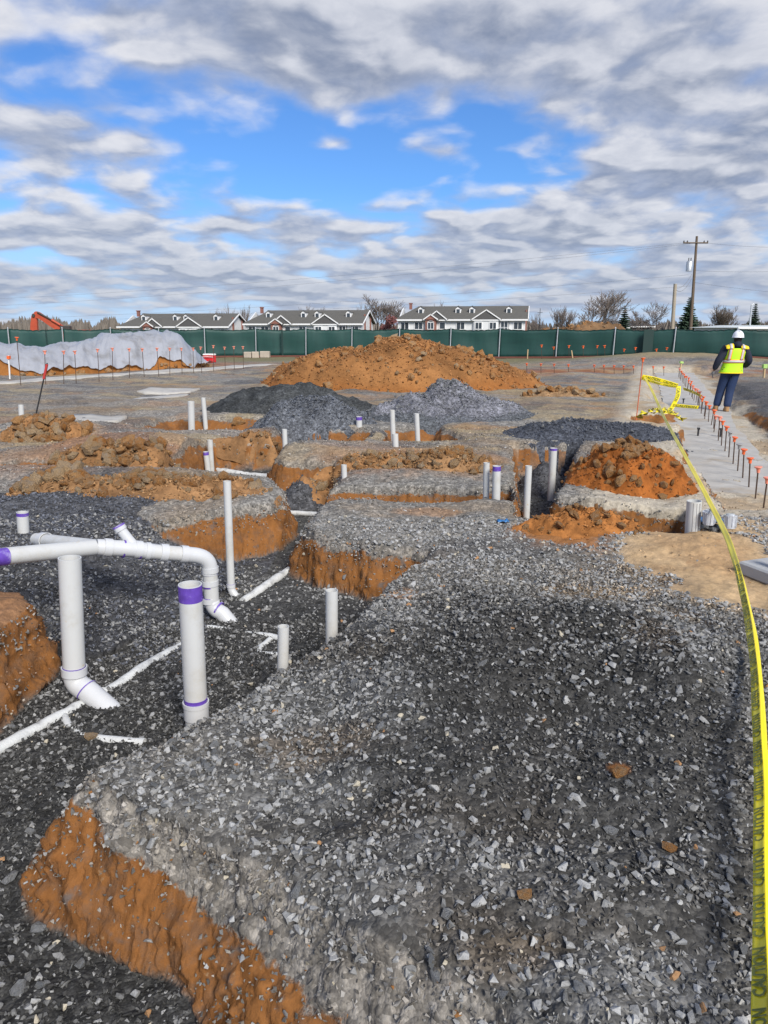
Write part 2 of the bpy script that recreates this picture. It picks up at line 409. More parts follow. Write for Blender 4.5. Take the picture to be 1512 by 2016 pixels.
# ------------------------------------------------------------------ the ground: plan of banks, trenches and pits (metres)
TREN = -0.45
def row_pt(d, off=0.0):                # the line of dowels along the right-hand footing
    x = 4.0 + (d - 7.6) * .346
    return (x + off * .945, d - off * .327)
PITS = [  # rim polygon, floor height, wall width, wall kind
    ([(.5, -1), (.7, .6), (.62, 1.22), (.31, 1.50), (-.08, 1.72), (-.43, 1.97), (-.80, 2.22), (-1.06, 2.42), (-.98, 2.62), (-.81, 2.80), (-.65, 3.04), (-.49, 3.40), (-.31, 3.62),
      (-.157, 3.82), (-.018, 4.23), (.13, 4.71), (.36, 5.35), (.20, 5.56), (-.06, 5.58), (-.42, 5.78), (-.66, 6.05), (-.63, 6.4), (-.54, 6.95), (-.52, 7.5), (-.52, 8.5),
      (-.6, 9.25), (-1.3, 9.25), (-1.42, 9.4), (-1.4, 11), (-1.65, 10.95), (-2.6, 10.95), (-2.8, 8.5), (-1.9, 8.15), (-1.25, 8.0), (-1.02, 7.3), (-1.08, 6.75),
      (-1.5, 6.45), (-1.95, 6.15), (-2.6, 6.6), (-6, 6.8), (-6, 4.65), (-2.35, 4.42), (-2.12, 4.15), (-2.16, 3.0), (-2.15, -1)], TREN, .26),
    ([(1.1, 6.4), (1.9, 6.08), (2.36, 5.68), (2.58, 5.72), (2.85, 6.75), (1.7, 7.0), (2.4, 9.1), (2.8, 10.6), (1.85, 10.6), (1.3, 7.3)], -.48, .17),
    ([(-.7, 6.98), (.3, 7.02), (1.3, 6.9), (1.35, 7.6), (.4, 7.72), (-.7, 7.66)], -.36, .16),
    ([(-.7, 8.62), (.35, 8.7), (.3, 9.1), (-.7, 9.16)], -.34, .2),
    ([(-1.7, 10.7), (-.3, 10.7), (-.15, 12.4), (-1.8, 12.6)], -.45, .25),
    ([(-.1, 11), (1.25, 11.1), (1.0, 12.9), (0, 12.6)], -.38, .3),
    ([(-4.2, 12.2), (-2.1, 12.0), (-1.8, 13.8), (-4.2, 14.2)], -.36, .3),
    ([(-6.5, 8.7), (-3.0, 8.6), (-2.95, 9.15), (-6.5, 9.3)], -.26, .22),
    ([(-8, 10.9), (-3.6, 10.8), (-3.4, 11.4), (-8, 11.6)], -.25, .25),
    ([row_pt(6.6, -.5), row_pt(9.5, -.75), row_pt(12.2, -.7), row_pt(13.0, -1.5), row_pt(14.2, -1.5), row_pt(14.6, -.8), row_pt(17.5, -.8), row_pt(18, -1.2), row_pt(20, -1.2), row_pt(32, -1.2), row_pt(33, 1.6),
      row_pt(19.5, 1.5), row_pt(18.2, .85), row_pt(14.5, 1.1), row_pt(9, 1.0), row_pt(6.6, .8)], -.25, .22),
]
def base_h(x, y):
    r = np.hypot(x, y)
    h = -.14 * sstep(12, 26, y) - 3.2 * sstep(60, 190, y)
    h = h + .045 * fbm(x * .8, y * .8, 4, 3) * sstep(80, 30, r) + .022 * fbm(x * 3.1, y * 3.1, 4, 9) * sstep(40, 15, r) + .030 * fbm(x * 2.3 + 5, y * 2.3, 3, 12) * sstep(6.5, 4.5, y)
    def bump(cx, cy, sx, sy, a):
        return a * np.exp(-((x - cx) / sx) ** 2 - ((y - cy) / sy) ** 2)
    h = h + bump(.75, 3.5, .70, .55, .23) + bump(1.35, 3.1, .5, .5, .14) + bump(.2, 2.9, .5, .5, .05) + bump(1.05, 2.35, .5, .25, .05)
    h = h - bump(.55, 2.75, .28, .14, .05) - bump(1.02, 3.18, .2, .1, .06)
    h = h + bump(-.9, 2.35, .5, .4, .03) + bump(-.25, 6.5, .5, .4, .05) + bump(.35, 8.2, .7, .3, .08) + bump(-1.6, 7.1, .6, .6, .07)
    h = h + bump(-3.4, 7.9, 1.3, .45, .16) + bump(-3.2, 10.1, 1.2, .5, .22) + bump(-5.4, 11.9, .9, .5, .2) + bump(-1.0, 9.9, .5, .4, .08)
    h = h + bump(14.5, 38, 5, 4, .55)
    rut = np.sin((x * .95 - y * .33) * 2.2 + 1.2 * fbm(x * .2, y * .2, 2, 31))
    h = h + .03 * rut * sstep(12, 18, y) * sstep(45, 30, y)
    return h
def ground(x, y, full=False):
    wx = x + .055 * fbm(x * 1.8, y * 1.8, 2, 21)
    wy = y + .055 * fbm(x * 1.8 + 40, y * 1.8, 2, 23)
    b = base_h(x, y); h = b.copy(); rel = np.ones_like(h); wall = np.zeros_like(h); inside = np.zeros_like(h)
    near = (y < 45) & (np.abs(x) < 16)
    for (poly, fl, ww) in PITS:
        s = np.full(x.shape, 1.2); s[near] = sdf(poly, wx[near], wy[near])
        wv = ww * (1 + .35 * fbm(x * 1.3, y * 1.3, 2, 41)) * (1 - .42 * sstep(2.8, 4.0, y) * sstep(16, 10, y))
        u = np.clip((s + wv) / wv, 0, 1)
        prof = u ** .85
        prof = np.where(u < .12, prof * (u / .12) ** .6, prof)
        flo = fl + .02 * fbm(x * 2.5, y * 2.5, 3, 51)
        hh = flo + (b - flo) * prof - .03 * np.exp(-np.abs(np.maximum(s, 0)) / .05) * (s > 0) - .03 * (s <= 0) * u
        hh = np.where(s > 1.0, b, hh)
        m = hh < h
        rel = np.where(m, prof, rel); wall = np.maximum(wall, sstep(.0, .07, u) * sstep(1.0, .985, u)); inside = np.maximum(inside, sstep(.08, .01, u))
        h = np.minimum(h, hh)
    # slate gravel tipped into the left of the trench, and a small heap at its far end
    t = ((x + 1.93) * -.906 + (y - 4.13) * .424)
    lim = .05 + .10 * fbm(x * .9, y * .9, 3, 61)
    sl = np.minimum(TREN + .02 + np.maximum(t, 0) * .36 * sstep(-1.2, -2.0, x) + .05 * fbm(x * 2.2, y * 2.2, 3, 62) + .10 * np.exp(-((x + 2.4) / .35) ** 2 - ((y - 5.9) / .3) ** 2), lim)
    zone = (x < -1.0) & (x > -6.5) & (y > 4.35) & (y < 7.4) & (t > 0)
    s2 = np.where(zone, sl, -9)
    hp = TREN + .36 - 1.0 * np.hypot(x + .98, (y - 8.75) * .9)
    s3 = np.where((x < -.35) & (x > -1.8) & (y < 9.4) & (y > 7.9), hp, -9)
    pitp = -.48 + .42 - 1.1 * np.hypot(x - 2.1, (y - 9.6) * .8)
    s4 = np.where((x > 1.4) & (x < 3) & (y > 8.4) & (y < 10.6), pitp, -9)
    fill = np.maximum(np.maximum(s2, s3), s4) > h
    h = np.maximum(np.maximum(np.maximum(h, s2), s3), s4)
    if full: return h, rel, wall, inside, fill
    return h

def ell(x, y, px, py, rx, ry, z=0.0, soft=.5, seed=0):
    """soft-edged ragged patch whose middle and radii are read off the photograph"""
    c = U(px, py, z); dep = depth(c); rxm = rx / FPX * dep
    rym = abs(U(px, max(py - ry, 690), z)[1] - U(px, py + ry, z)[1]) / 2
    yc = (U(px, max(py - ry, 690), z)[1] + U(px, py + ry, z)[1]) / 2
    q = np.hypot((x - c[0]) / rxm, (y - yc) / rym)
    k = q < 2.0; xk, yk = x[k], y[k]
    q[k] += .35 * fbm(xk * 1.4 / max(.3, rxm), yk * 1.4 / max(.3, rxm), 4, 100 + seed) + .12 * fbm(xk * 9, yk * 9, 2, 130 + seed)
    return sstep(1 + soft * .7, 1 - soft * .9, q)
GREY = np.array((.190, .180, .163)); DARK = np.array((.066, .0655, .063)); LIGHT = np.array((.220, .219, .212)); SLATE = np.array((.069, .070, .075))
CLAY = np.array((.285, .116, .030)); CLAY2 = np.array((.33, .17, .070)); TAN = np.array((.44, .31, .175)); BROWN = np.array((.225, .165, .105))
RED = np.array((.24, .085, .03)); CONC = np.array((.44, .43, .41)); GRASS = np.array((.085, .095, .03)); STRAW = np.array((.30, .24, .14))
PATCH = [  # colour, px, py, rx, ry, amount, gravelliness (None keeps)
    (BROWN, 250, 800, 330, 14, .7, .5), (BROWN, 1100, 790, 220, 34, .75, .5), (STRAW, 1130, 770, 170, 16, .5, .4), (BROWN, 750, 790, 260, 10, .55, .6), (GREY, 350, 770, 260, 10, .7, .9),
    (BROWN, 60, 780, 300, 8, .6, .5), (SLATE, 1460, 780, 110, 40, .95, 1), (GREY, 1180, 750, 150, 6, .6, .9), (RED, 1250, 726, 330, 7, .85, .1), (RED, 250, 716, 450, 9, .8, .1), (BROWN, 420, 758, 200, 10, .35, .5),
    (SLATE, 1190, 855, 110, 24, .9, 1), (SLATE, 1290, 770, 45, 18, .8, 1), (CLAY, 1330, 862, 60, 18, .8, .15), (BROWN, 1310, 905, 70, 30, .6, .6), (SLATE, 1310, 868, 45, 14, .8, 1),
    (CLAY, 750, 900, 130, 32, .55, .2), (CLAY2, 880, 905, 110, 32, .5, .25), (TAN, 1390, 960, 70, 50, .35, .4),
    (CLAY, 1100, 1050, 105, 24, .9, .1), (BROWN, 960, 1000, 120, 14, .45, .5), (CLAY2, 850, 1005, 70, 8, .5, .2),
    (TAN, 1420, 1110, 150, 95, .95, .12), (CLAY2, 1340, 1110, 70, 40, .45, .2), (TAN, 1480, 1040, 80, 60, .7, .2), (BROWN, 1230, 1120, 160, 40, .35, .6), (TAN, 1190, 1165, 110, 16, .4, .3),
    (SLATE, 1330, 1130, 60, 14, .5, 1), (GREY, 1010, 1110, 190, 36, .6, 1), (SLATE, 960, 1075, 120, 20, .5, 1),
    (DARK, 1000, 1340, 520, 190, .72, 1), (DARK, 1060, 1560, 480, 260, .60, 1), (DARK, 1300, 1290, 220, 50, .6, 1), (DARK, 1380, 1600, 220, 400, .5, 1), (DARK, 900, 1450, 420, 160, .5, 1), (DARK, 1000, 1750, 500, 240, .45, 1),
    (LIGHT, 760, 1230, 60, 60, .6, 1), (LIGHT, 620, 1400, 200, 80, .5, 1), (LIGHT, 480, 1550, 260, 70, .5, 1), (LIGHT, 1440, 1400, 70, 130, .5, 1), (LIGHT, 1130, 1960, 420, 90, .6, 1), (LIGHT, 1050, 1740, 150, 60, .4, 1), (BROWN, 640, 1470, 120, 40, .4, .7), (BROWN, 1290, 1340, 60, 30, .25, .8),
    (LIGHT, 720, 1720, 200, 90, .6, 1), (CLAY2, 780, 1175, 40, 14, .6, .2), (CLAY, 1215, 1540, 18, 12, .9, .2), (BROWN, 1000, 1880, 100, 40, .4, .6),
    (TAN, 1440, 1130, 150, 90, .9, .12), (CLAY2, 1400, 1090, 90, 40, .3, .15), (CLAY, 500, 885, 70, 30, .3, .3), (CLAY, 230, 900, 200, 60, .55, .25), (BROWN, 330, 970, 150, 30, .6, .5), (BROWN, 100, 860, 120, 20, .6, .4), (SLATE, 120, 980, 120, 40, .85, 1),
]
def colours(x, y, h, rel, wall, inside, fill):
    n = len(x); c = np.tile(GREY, (n, 1)); g = np.full(n, .9)
    nz = fbm(x * 1.7, y * 1.7, 5, 71)
    near = (y < 26)
    def put(m, col, gr):
        nonlocal c, g
        c = c * (1 - m[:, None]) + col * m[:, None]
        if gr is not None: g = g * (1 - m) + gr * m
    put(.45 * sstep(.1, .7, nz), BROWN, .6)
    put(.5 * sstep(.15, .6, fbm(x * .6, y * 1.6, 4, 72)) * sstep(9, 13, y), SLATE, 1)
    put(.45 * sstep(.2, .7, fbm(x * .5 + 9, y * 1.9, 4, 73)) * sstep(12, 16, y), STRAW, .4)
    for i, (col, px, py, rx, ry, am, gr) in enumerate(PATCH):
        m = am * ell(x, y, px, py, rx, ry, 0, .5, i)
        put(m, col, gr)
    mid = sstep(8, 11, y) * sstep(40, 34, y)
    put(mid * .6 * sstep(.05, .35, fbm(x * .5 + 3, y * .7, 5, 171)), BROWN * 1.1, .5)
    put(mid * .75 * sstep(.0, .35, fbm(x * .45 - 7, y * .7, 5, 172)), GREY * 1.15, .9)
    put(mid * .5 * sstep(.18, .4, fbm(x * .7 + 17, y * 1.1, 5, 173)), STRAW * 1.1, .3)
    put(mid * .35 * sstep(.3, .5, fbm(x * .9 + 27, y * 1.2, 4, 174)), CLAY2 * .9, .2)
    put(mid * .55 * sstep(.2, .5, fbm(x * 1.0 - 27, y * 1.3, 4, 175)), SLATE * 1.25, 1)
    # grass along and beyond the fence
    put(.8 * sstep(38, 41, y + .14 * x + 1.2 * fbm(x * .3, y * .3, 3, 74)) * sstep(47.5, 46.5, y), GRASS * .8 + BROWN * .4, .2)
    put(sstep(50, 60, y), np.array((.10, .095, .04)), .2)
    put(.7 * sstep(10.5, 13, x) * sstep(35, 37, y) * sstep(50, 46, y), STRAW * .9, .2)
    bank = sstep(-1.95, -2.12, x + .08 * nz) * sstep(4.8, 4.5, y) * (y > 2.5)
    # trench floors and walls
    w_ = wall * (1 - fill); zx = x + h * 1.7; zy = y - h * 1.3
    lo = sstep(.76, .66, rel + .20 * fbm(x * 2.2, y * 2.2, 3, 75) + .16 * fbm(zx * 9, zy * 9, 3, 76) + .24 * sstep(3.2, 2.2, y) * sstep(-1.25, -.7, x)) * w_
    put(w_ * .7 * (y < 20), GREY * .80 + BROWN * .18, .8)
    cl = CLAY[None] * (1 + .3 * fbm(zx * 4, zy * 4, 3, 77))[:, None]
    cl = cl * (1 - .35 * sstep(.1, .6, fbm(zx * 1.5, zy * 1.5, 3, 78))[:, None]) + (np.array((.20, .10, .045)) * .35)[None] * sstep(.1, .6, fbm(zx * 1.5, zy * 1.5, 3, 78))[:, None]
    m = lo * (y < 16)
    put(bank * wall * .95, CLAY * (1.0), .06); put(bank * (1 - wall) * (rel > .9) * .8, CLAY * .8 + BROWN * .2, .2)
    put(m * 0 * sstep(.42, .62, fbm(zx * 2.3 + 7, zy * 2.3, 3, 79)), SLATE * 1.3, .8)
    off = (x - (4.0 + (y - 7.6) * .346)) * .945
    chan = sstep(-1.9, -1.5, off) * sstep(1.9, 1.5, off) * sstep(6.2, 6.6, y) * sstep(34, 33, y)
    fl = inside * (1 - fill) * (y < 16) * (1 - chan)
    put(fl, DARK * 1.02, 1)
    put(fl * .5 * sstep(.0, .6, fbm(x * 1.2, y * 1.2, 3, 80)), np.array((.075, .073, .070)), 1)
    put(fill * 1.0, SLATE, 1)
    dn = fbm(x * 1.6, y * 1.1, 4, 181)
    put(chan * .95 * sstep(.35, -.1, off - .75 + .4 * dn), np.array((.41, .365, .29)), .25)
    put(chan * .6 * sstep(.1, .5, dn), TAN * .85, .1)
    put(sstep(.9, 1.3, off + .3 * dn) * sstep(7.5, 9, y) * sstep(27, 24, y) * sstep(4.5, 3.5, off) * .85, SLATE * 1.15, 1)
    return c, np.clip(g, 0, 1)

AY = -2.0     # the grid fans out from a point behind the camera: fine near, coarse far
ang = np.concatenate([np.linspace(-66, -30, 70)[:-1], np.linspace(-30, 30, 630), np.linspace(30, 66, 70)[1:]]) * math.pi / 180
rr = [2.2]
while rr[-1] < 900:
    r = rr[-1]; rr.append(r * (1 + (.0026 if r < 11.5 else .0055 if r < 20 else .010 if r < 52 else .05)))
rr = np.array(rr); NA, NR = len(ang), len(rr)
Rg, Ag = np.meshgrid(rr, ang, indexing='ij')
GX = (Rg * np.sin(Ag)).ravel(); GY = (Rg * np.cos(Ag) + AY).ravel()
H, REL, WALL, INS, FILL = ground(GX, GY, True)
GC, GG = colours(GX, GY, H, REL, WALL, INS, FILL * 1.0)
GC = GC * (1 - .42 * sstep(.4, .8, GG) * sstep(6.0, 4.6, GY) * (1 - WALL))[:, None]      # shade in the gaps between stones, painted into the near ground colour
H2 = H.reshape(NR, NA)
P3 = np.stack([GX, GY, H], 1).reshape(NR, NA, 3)
du = np.gradient(P3, axis=0); dv = np.gradient(P3, axis=1)
nrm = np.cross(dv, du); nrm /= np.linalg.norm(nrm, axis=2, keepdims=True) + 1e-12
nrm = nrm.reshape(-1, 3)
steep = (1 - np.abs(nrm[:, 2])) * (GY < 20)
sel = GY < 22
amp = np.zeros(len(GX)); disp = np.zeros(len(GX))
x_, y_, z_ = GX[sel], GY[sel], H[sel]
amp[sel] = .072 * np.clip(steep[sel] * 1.6, 0, 1) + .004
disp[sel] = .8 * fbm3(x_ * 4, y_ * 4, z_ * 6, 4, 91, .6)
disp[sel] += .75 * np.abs(fbm3(x_ * 11, y_ * 11, z_ * 16, 4, 95, .6)) - .3
PV = np.stack([GX, GY, H], 1) + nrm * (amp * disp)[:, None]
PV[:, 2] += np.where(sel, .006 * fbm(GX * 22, GY * 22, 3, 97), 0)
ii = np.arange((NR - 1) * (NA - 1)); ri, ci = ii // (NA - 1), ii % (NA - 1); b0 = ri * NA + ci
F = np.stack([b0, b0 + 1, b0 + NA + 1, b0 + NA], 1)
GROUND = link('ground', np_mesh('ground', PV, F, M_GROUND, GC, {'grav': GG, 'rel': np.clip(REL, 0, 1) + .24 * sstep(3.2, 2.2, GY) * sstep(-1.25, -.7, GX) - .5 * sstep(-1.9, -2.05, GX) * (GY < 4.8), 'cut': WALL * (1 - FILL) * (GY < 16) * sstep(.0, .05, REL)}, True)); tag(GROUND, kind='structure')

# ------------------------------------------------------------------ stones
def stone_shapes(n, pts, seed, flat=.62):
    rng = random.Random(seed); out = []
    for k in range(n):
        bm = bmesh.new()
        for i in range(pts):
            v = Vector((rng.gauss(0, 1), rng.gauss(0, 1), rng.gauss(0, 1))).normalized() * rng.uniform(.8, 1.05)
            bm.verts.new((v.x * rng.uniform(.85, 1), v.y * rng.uniform(.7, .9), v.z * flat))
        r = bmesh.ops.convex_hull(bm, input=bm.verts[:])
        bmesh.ops.delete(bm, geom=[g for g in r['geom_interior'] if isinstance(g, bmesh.types.BMVert)], context='VERTS')
        bmesh.ops.triangulate(bm, faces=bm.faces[:]); bmesh.ops.recalc_face_normals(bm, faces=bm.faces[:])
        bm.verts.index_update()
        out.append((np.array([v.co[:] for v in bm.verts]), np.array([[v.index for v in f.verts] for f in bm.faces]))); bm.free()
    return out
def rotm(n, tilt):
    a = RNG.uniform(0, 2 * np.pi, n); b = RNG.normal(0, tilt, n); g = RNG.normal(0, tilt, n)
    ca, sa, cb, sb, cg, sg = np.cos(a), np.sin(a), np.cos(b), np.sin(b), np.cos(g), np.sin(g)
    Rz = np.zeros((n, 3, 3)); Rz[:, 0, 0] = ca; Rz[:, 0, 1] = -sa; Rz[:, 1, 0] = sa; Rz[:, 1, 1] = ca; Rz[:, 2, 2] = 1
    Rx = np.zeros((n, 3, 3)); Rx[:, 0, 0] = 1; Rx[:, 1, 1] = cb; Rx[:, 1, 2] = -sb; Rx[:, 2, 1] = sb; Rx[:, 2, 2] = cb
    Ry = np.zeros((n, 3, 3)); Ry[:, 1, 1] = 1; Ry[:, 0, 0] = cg; Ry[:, 0, 2] = sg; Ry[:, 2, 0] = -sg; Ry[:, 2, 2] = cg
    return Rx @ Ry @ Rz
def stone_mesh(name, pos, size, col, shapes, tilt=.35):
    n = len(pos); which = RNG.integers(0, len(shapes), n); V = []; FF = []; C = []; off = 0
    Rm = rotm(n, tilt); st = np.stack([RNG.uniform(.85, 1.35, n), RNG.uniform(.7, 1.1, n), RNG.uniform(.6, 1.1, n)], 1) * size[:, None]
    for k, (v, f) in enumerate(shapes):
        ix = np.where(which == k)[0]
        if not len(ix): continue
        p = v[None] * st[ix][:, None, :]
        p = np.einsum('nij,nkj->nki', Rm[ix], p) + pos[ix][:, None, :]
        V.append(p.reshape(-1, 3)); FF.append((f[None] + (off + np.arange(len(ix)) * len(v))[:, None, None]).reshape(-1, 3))
        C.append(np.repeat(col[ix], len(v), 0)); off += len(ix) * len(v)
    return np_mesh(name, np.concatenate(V), np.concatenate(FF), M_STONE, np.concatenate(C))
SMALL = stone_shapes(16, 6, 3, .66); MED = stone_shapes(18, 10, 5, .74)
def scatter(n, d0, d1, half=.60):
    """random plan points in the wedge in front of the camera, even per square metre"""
    d = np.sqrt(RNG.uniform(d0 ** 2, d1 ** 2, n)); x = RNG.uniform(-1, 1, n) * (half * d + .35)
    return x, d
def surf(x, y):
    h, rel, wall, ins, fill = ground(x, y, True)
    c, g = colours(x, y, h, rel, wall, ins, fill * 1.0)
    return h, c, g, wall * (1 - fill) * (rel < .8)
# loose gravel, one object: nobody could count it
POS = []; SIZ = []; CLR = []
x, y = scatter(74000, 1.0, 5.0, .56); h, c, g, wl = surf(x, y)
clump = fbm(x * 3.2, y * 3.2, 3, 201)
k = (g > .55) & (RNG.uniform(0, 1, len(x)) > wl * .6)
x, y, h, c = x[k], y[k], h[k], c[k]; s = .005 + .0095 * RNG.uniform(0, 1, len(x)) ** 1.3 * (1 + .25 * (y > 3)); lum = c.mean(1)
t = RNG.uniform(0, 1, len(x))
cc = c * (.45 + 1.55 * RNG.uniform(0, 1, len(x)) ** 1.8)[:, None]
cc = np.where((t < .07 + .5 * np.clip(lum - .06, 0, .3))[:, None], np.array((.25, .249, .242)) * RNG.uniform(.7, 1.3, len(x))[:, None], cc)
G1 = stone_mesh('fine', np.stack([x, y, h + s * .38], 1), s, cc, SMALL, .6)
x, y = scatter(46000, 1.0, 6.2, .56); h, c, g, wl = surf(x, y); lum = c.mean(1)
clump = fbm(x * 2.4, y * 2.4, 4, 203)
acc = np.clip((lum - .055) * 3.4, 0, .60) + .17 + .75 * np.clip(clump - .12, 0, 1)
acc *= np.where(lum < .06, .6, 1)
k = (g > .35) & (RNG.uniform(0, 1, len(x)) < acc) & (RNG.uniform(0, 1, len(x)) > wl * .93)
x, y, h, c = x[k], y[k], h[k], c[k]; s = .0075 + .016 * RNG.uniform(0, 1, len(x)) ** 2.0 * np.where(y > 3.8, 1.1, 1)
tone = RNG.uniform(0, 1, len(x))[:, None]
cc = (np.array((.13, .13, .127)) * (1 - tone) + np.array((.38, .38, .372)) * tone) * (.7 + .3 * np.clip(c.mean(1) / .2, .4, 1.3))[:, None]
odd = RNG.uniform(0, 1, len(x)); cc[odd < .008] = (.34, .19, .09); cc[(odd > .008) & (odd < .03)] = (.40, .36, .28)
POS2, SIZ2, CLR2 = np.stack([x, y, h + s * .25], 1), s, cc
G2 = stone_mesh('coarse', POS2, SIZ2, CLR2, MED, .4)
x, y = scatter(26000, 4.6, 12.5, .58); h, c, g, wl = surf(x, y)
k = (RNG.uniform(0, 1, len(x)) < .12 + .88 * g) & (RNG.uniform(0, 1, len(x)) > wl * .5)
x, y, h, c = x[k], y[k], h[k], c[k]; s = RNG.uniform(.009, .019, len(x)) * (.75 + y * .045)
cc = c * RNG.uniform(.5, 1.7, len(x))[:, None]
t = RNG.uniform(0, 1, len(x)); cc = np.where((t < .10)[:, None], np.array((.30, .30, .29)) * RNG.uniform(.7, 1.3, len(x))[:, None], cc)
G3 = stone_mesh('far', np.stack([x, y, h + s * .15], 1), s, cc, SMALL, .5)
# slate chips on the tipped slope at left
x = RNG.uniform(-4.2, -1.2, 7500); y = RNG.uniform(4.3, 6.9, 7500); h, c, g, wl = surf(x, y)
k = (c.mean(1) < .12); x, y, h, c = x[k], y[k], h[k], c[k]; s = RNG.uniform(.010, .024, len(x))
cc = np.array((.066, .071, .085)) * RNG.uniform(.45, 2.3, len(x))[:, None]
G4 = stone_mesh('slate', np.stack([x, y, h + s * .2], 1), s, cc, SMALL, .6)
# stones and crumbs sticking out of the cut faces
dA = np.linalg.norm(np.cross(dv, du), axis=2).reshape(-1); cand = np.where((WALL > 0) & (GY > 1.0) & (GY < 8.5) & (FILL < .5) & (np.abs(GX) < .62 * GY + .6))[0]
pw = dA[cand] * np.where(REL[cand] > .62, 1.0, .28); pk = RNG.choice(cand, 15000, p=pw / pw.sum())
up_ = REL[pk] > .62; s = np.where(up_, RNG.uniform(.006, .017, len(pk)), RNG.uniform(.004, .012, len(pk)))
cc = np.where(up_[:, None], np.array((.20, .19, .175)) * RNG.uniform(.5, 1.7, len(pk))[:, None], GC[pk] * RNG.uniform(.6, 1.35, len(pk))[:, None])
od = RNG.uniform(0, 1, len(pk)); cc[od < .05] = (.32, .28, .2); cc[(od > .05) & (od < .12) & up_] = (.26, .12, .04)
G5 = stone_mesh('faces', PV[pk] + RNG.normal(0, .008, (len(pk), 3)), s, cc, SMALL, 1.2)
bm = bmesh.new()
for me in (G1, G2, G3, G4, G5): bm.from_mesh(me); bpy.data.meshes.remove(me)
gm = bpy.data.meshes.new('loose_gravel'); bm.to_mesh(gm); bm.free(); gm.materials.append(M_STONE)
GRAVEL = link('loose_gravel', gm, GROUND); tag(GRAVEL, kind='stuff')

def lump_meshes(n, m, seed, sub=1, flat=.75, amp=.3, name='stone'):
    out = []
    for k in range(n):
        bm = bmesh.new(); bmesh.ops.create_icosphere(bm, subdivisions=sub, radius=1)
        sd = seed + k * 13
        P = np.array([v.co[:] for v in bm.verts])
        q = P * (1 + amp * fbm3(P[:, 0] * 1.3 + sd, P[:, 1] * 1.3, P[:, 2] * 1.3, 2, sd))[:, None]
        # knock flat faces off it, as broken ground has
        rg = np.random.default_rng(sd)
        for _ in range(5):
            nv = rg.normal(0, 1, 3); nv /= np.linalg.norm(nv); dd = q @ nv - rg.uniform(.55, .8)
            q = q - np.where(dd > 0, dd, 0)[:, None] * nv[None]
        for v, p in zip(bm.verts, q): v.co = (p[0] * 1.15, p[1] * .95, p[2] * flat)
        me = bpy.data.meshes.new(name); bm.to_mesh(me); bm.free(); me.materials.append(m); out.append(me)
    return out
BIGST = []
for v, f in stone_shapes(12, 13, 77, .58):
    me = bpy.data.meshes.new('stone'); me.from_pydata([tuple(p) for p in v], [], [tuple(int(i) for i in t) for t in f]); me.materials.append(M_LSTONE); BIGST.append(me)
x, y = scatter(5200, 1.05, 3.9, .54); h, c, g, wl = surf(x, y); lum = c.mean(1)
k = (g > .4) & (RNG.uniform(0, 1, len(x)) < .05 + np.clip((lum - .05) * 3, 0, 1)) & (wl < .5)
ok = np.where(k)[0][:240]
for i in ok:
    s = RNG.uniform(.015, .026)
    link('stone', BIGST[int(RNG.integers(12))], GROUND, (x[i], y[i], h[i] + s * .3), (RNG.normal(0, .4), RNG.normal(0, .4), RNG.uniform(0, 6.28)),
         (s * RNG.uniform(.8, 1.5), s * RNG.uniform(.7, 1.1), s * RNG.uniform(.6, 1.1)))
CLODM = lump_meshes(10, M_CLOD, 300, 1, .78, .34, 'clod'); CLODB = lump_meshes(8, M_CLODB, 500, 1, .78, .34, 'clod')
CLODS1 = lump_meshes(6, M_CLOD, 700, 1, .78, .3, 'clod'); CLODS2 = lump_meshes(6, M_CLODB, 800, 1, .78, .3, 'clod')
# pale, rusty and oddly shaped single stones and clods lying about on the foreground gravel
for (px, py, s, m) in ((1215, 1540, .03, CLODM), (575, 1862, .035, CLODB), (500, 1866, .04, BIGST), (1035, 1760, .028, CLODS1), (180, 1458, .035, CLODS2),
                       (1320, 1665, .028, CLODS1), (20, 1735, .04, BIGST), (75, 1830, .035, BIGST), (160, 1895, .03, BIGST), (120, 1550, .03, BIGST), (60, 1640, .03, BIGST), (35, 1950, .035, BIGST)):
    z0 = TREN if px < 300 else 0.03
    p = U(px, py, z0); hz = float(ground(np.array([p[0]]), np.array([p[1]]))[0])
    link('stone' if m is BIGST else 'clod', random.choice(m), GROUND, (p[0], p[1], hz + s * .35), (random.uniform(-.5, .5), random.uniform(-.5, .5), random.uniform(0, 6)), (s, s, s))

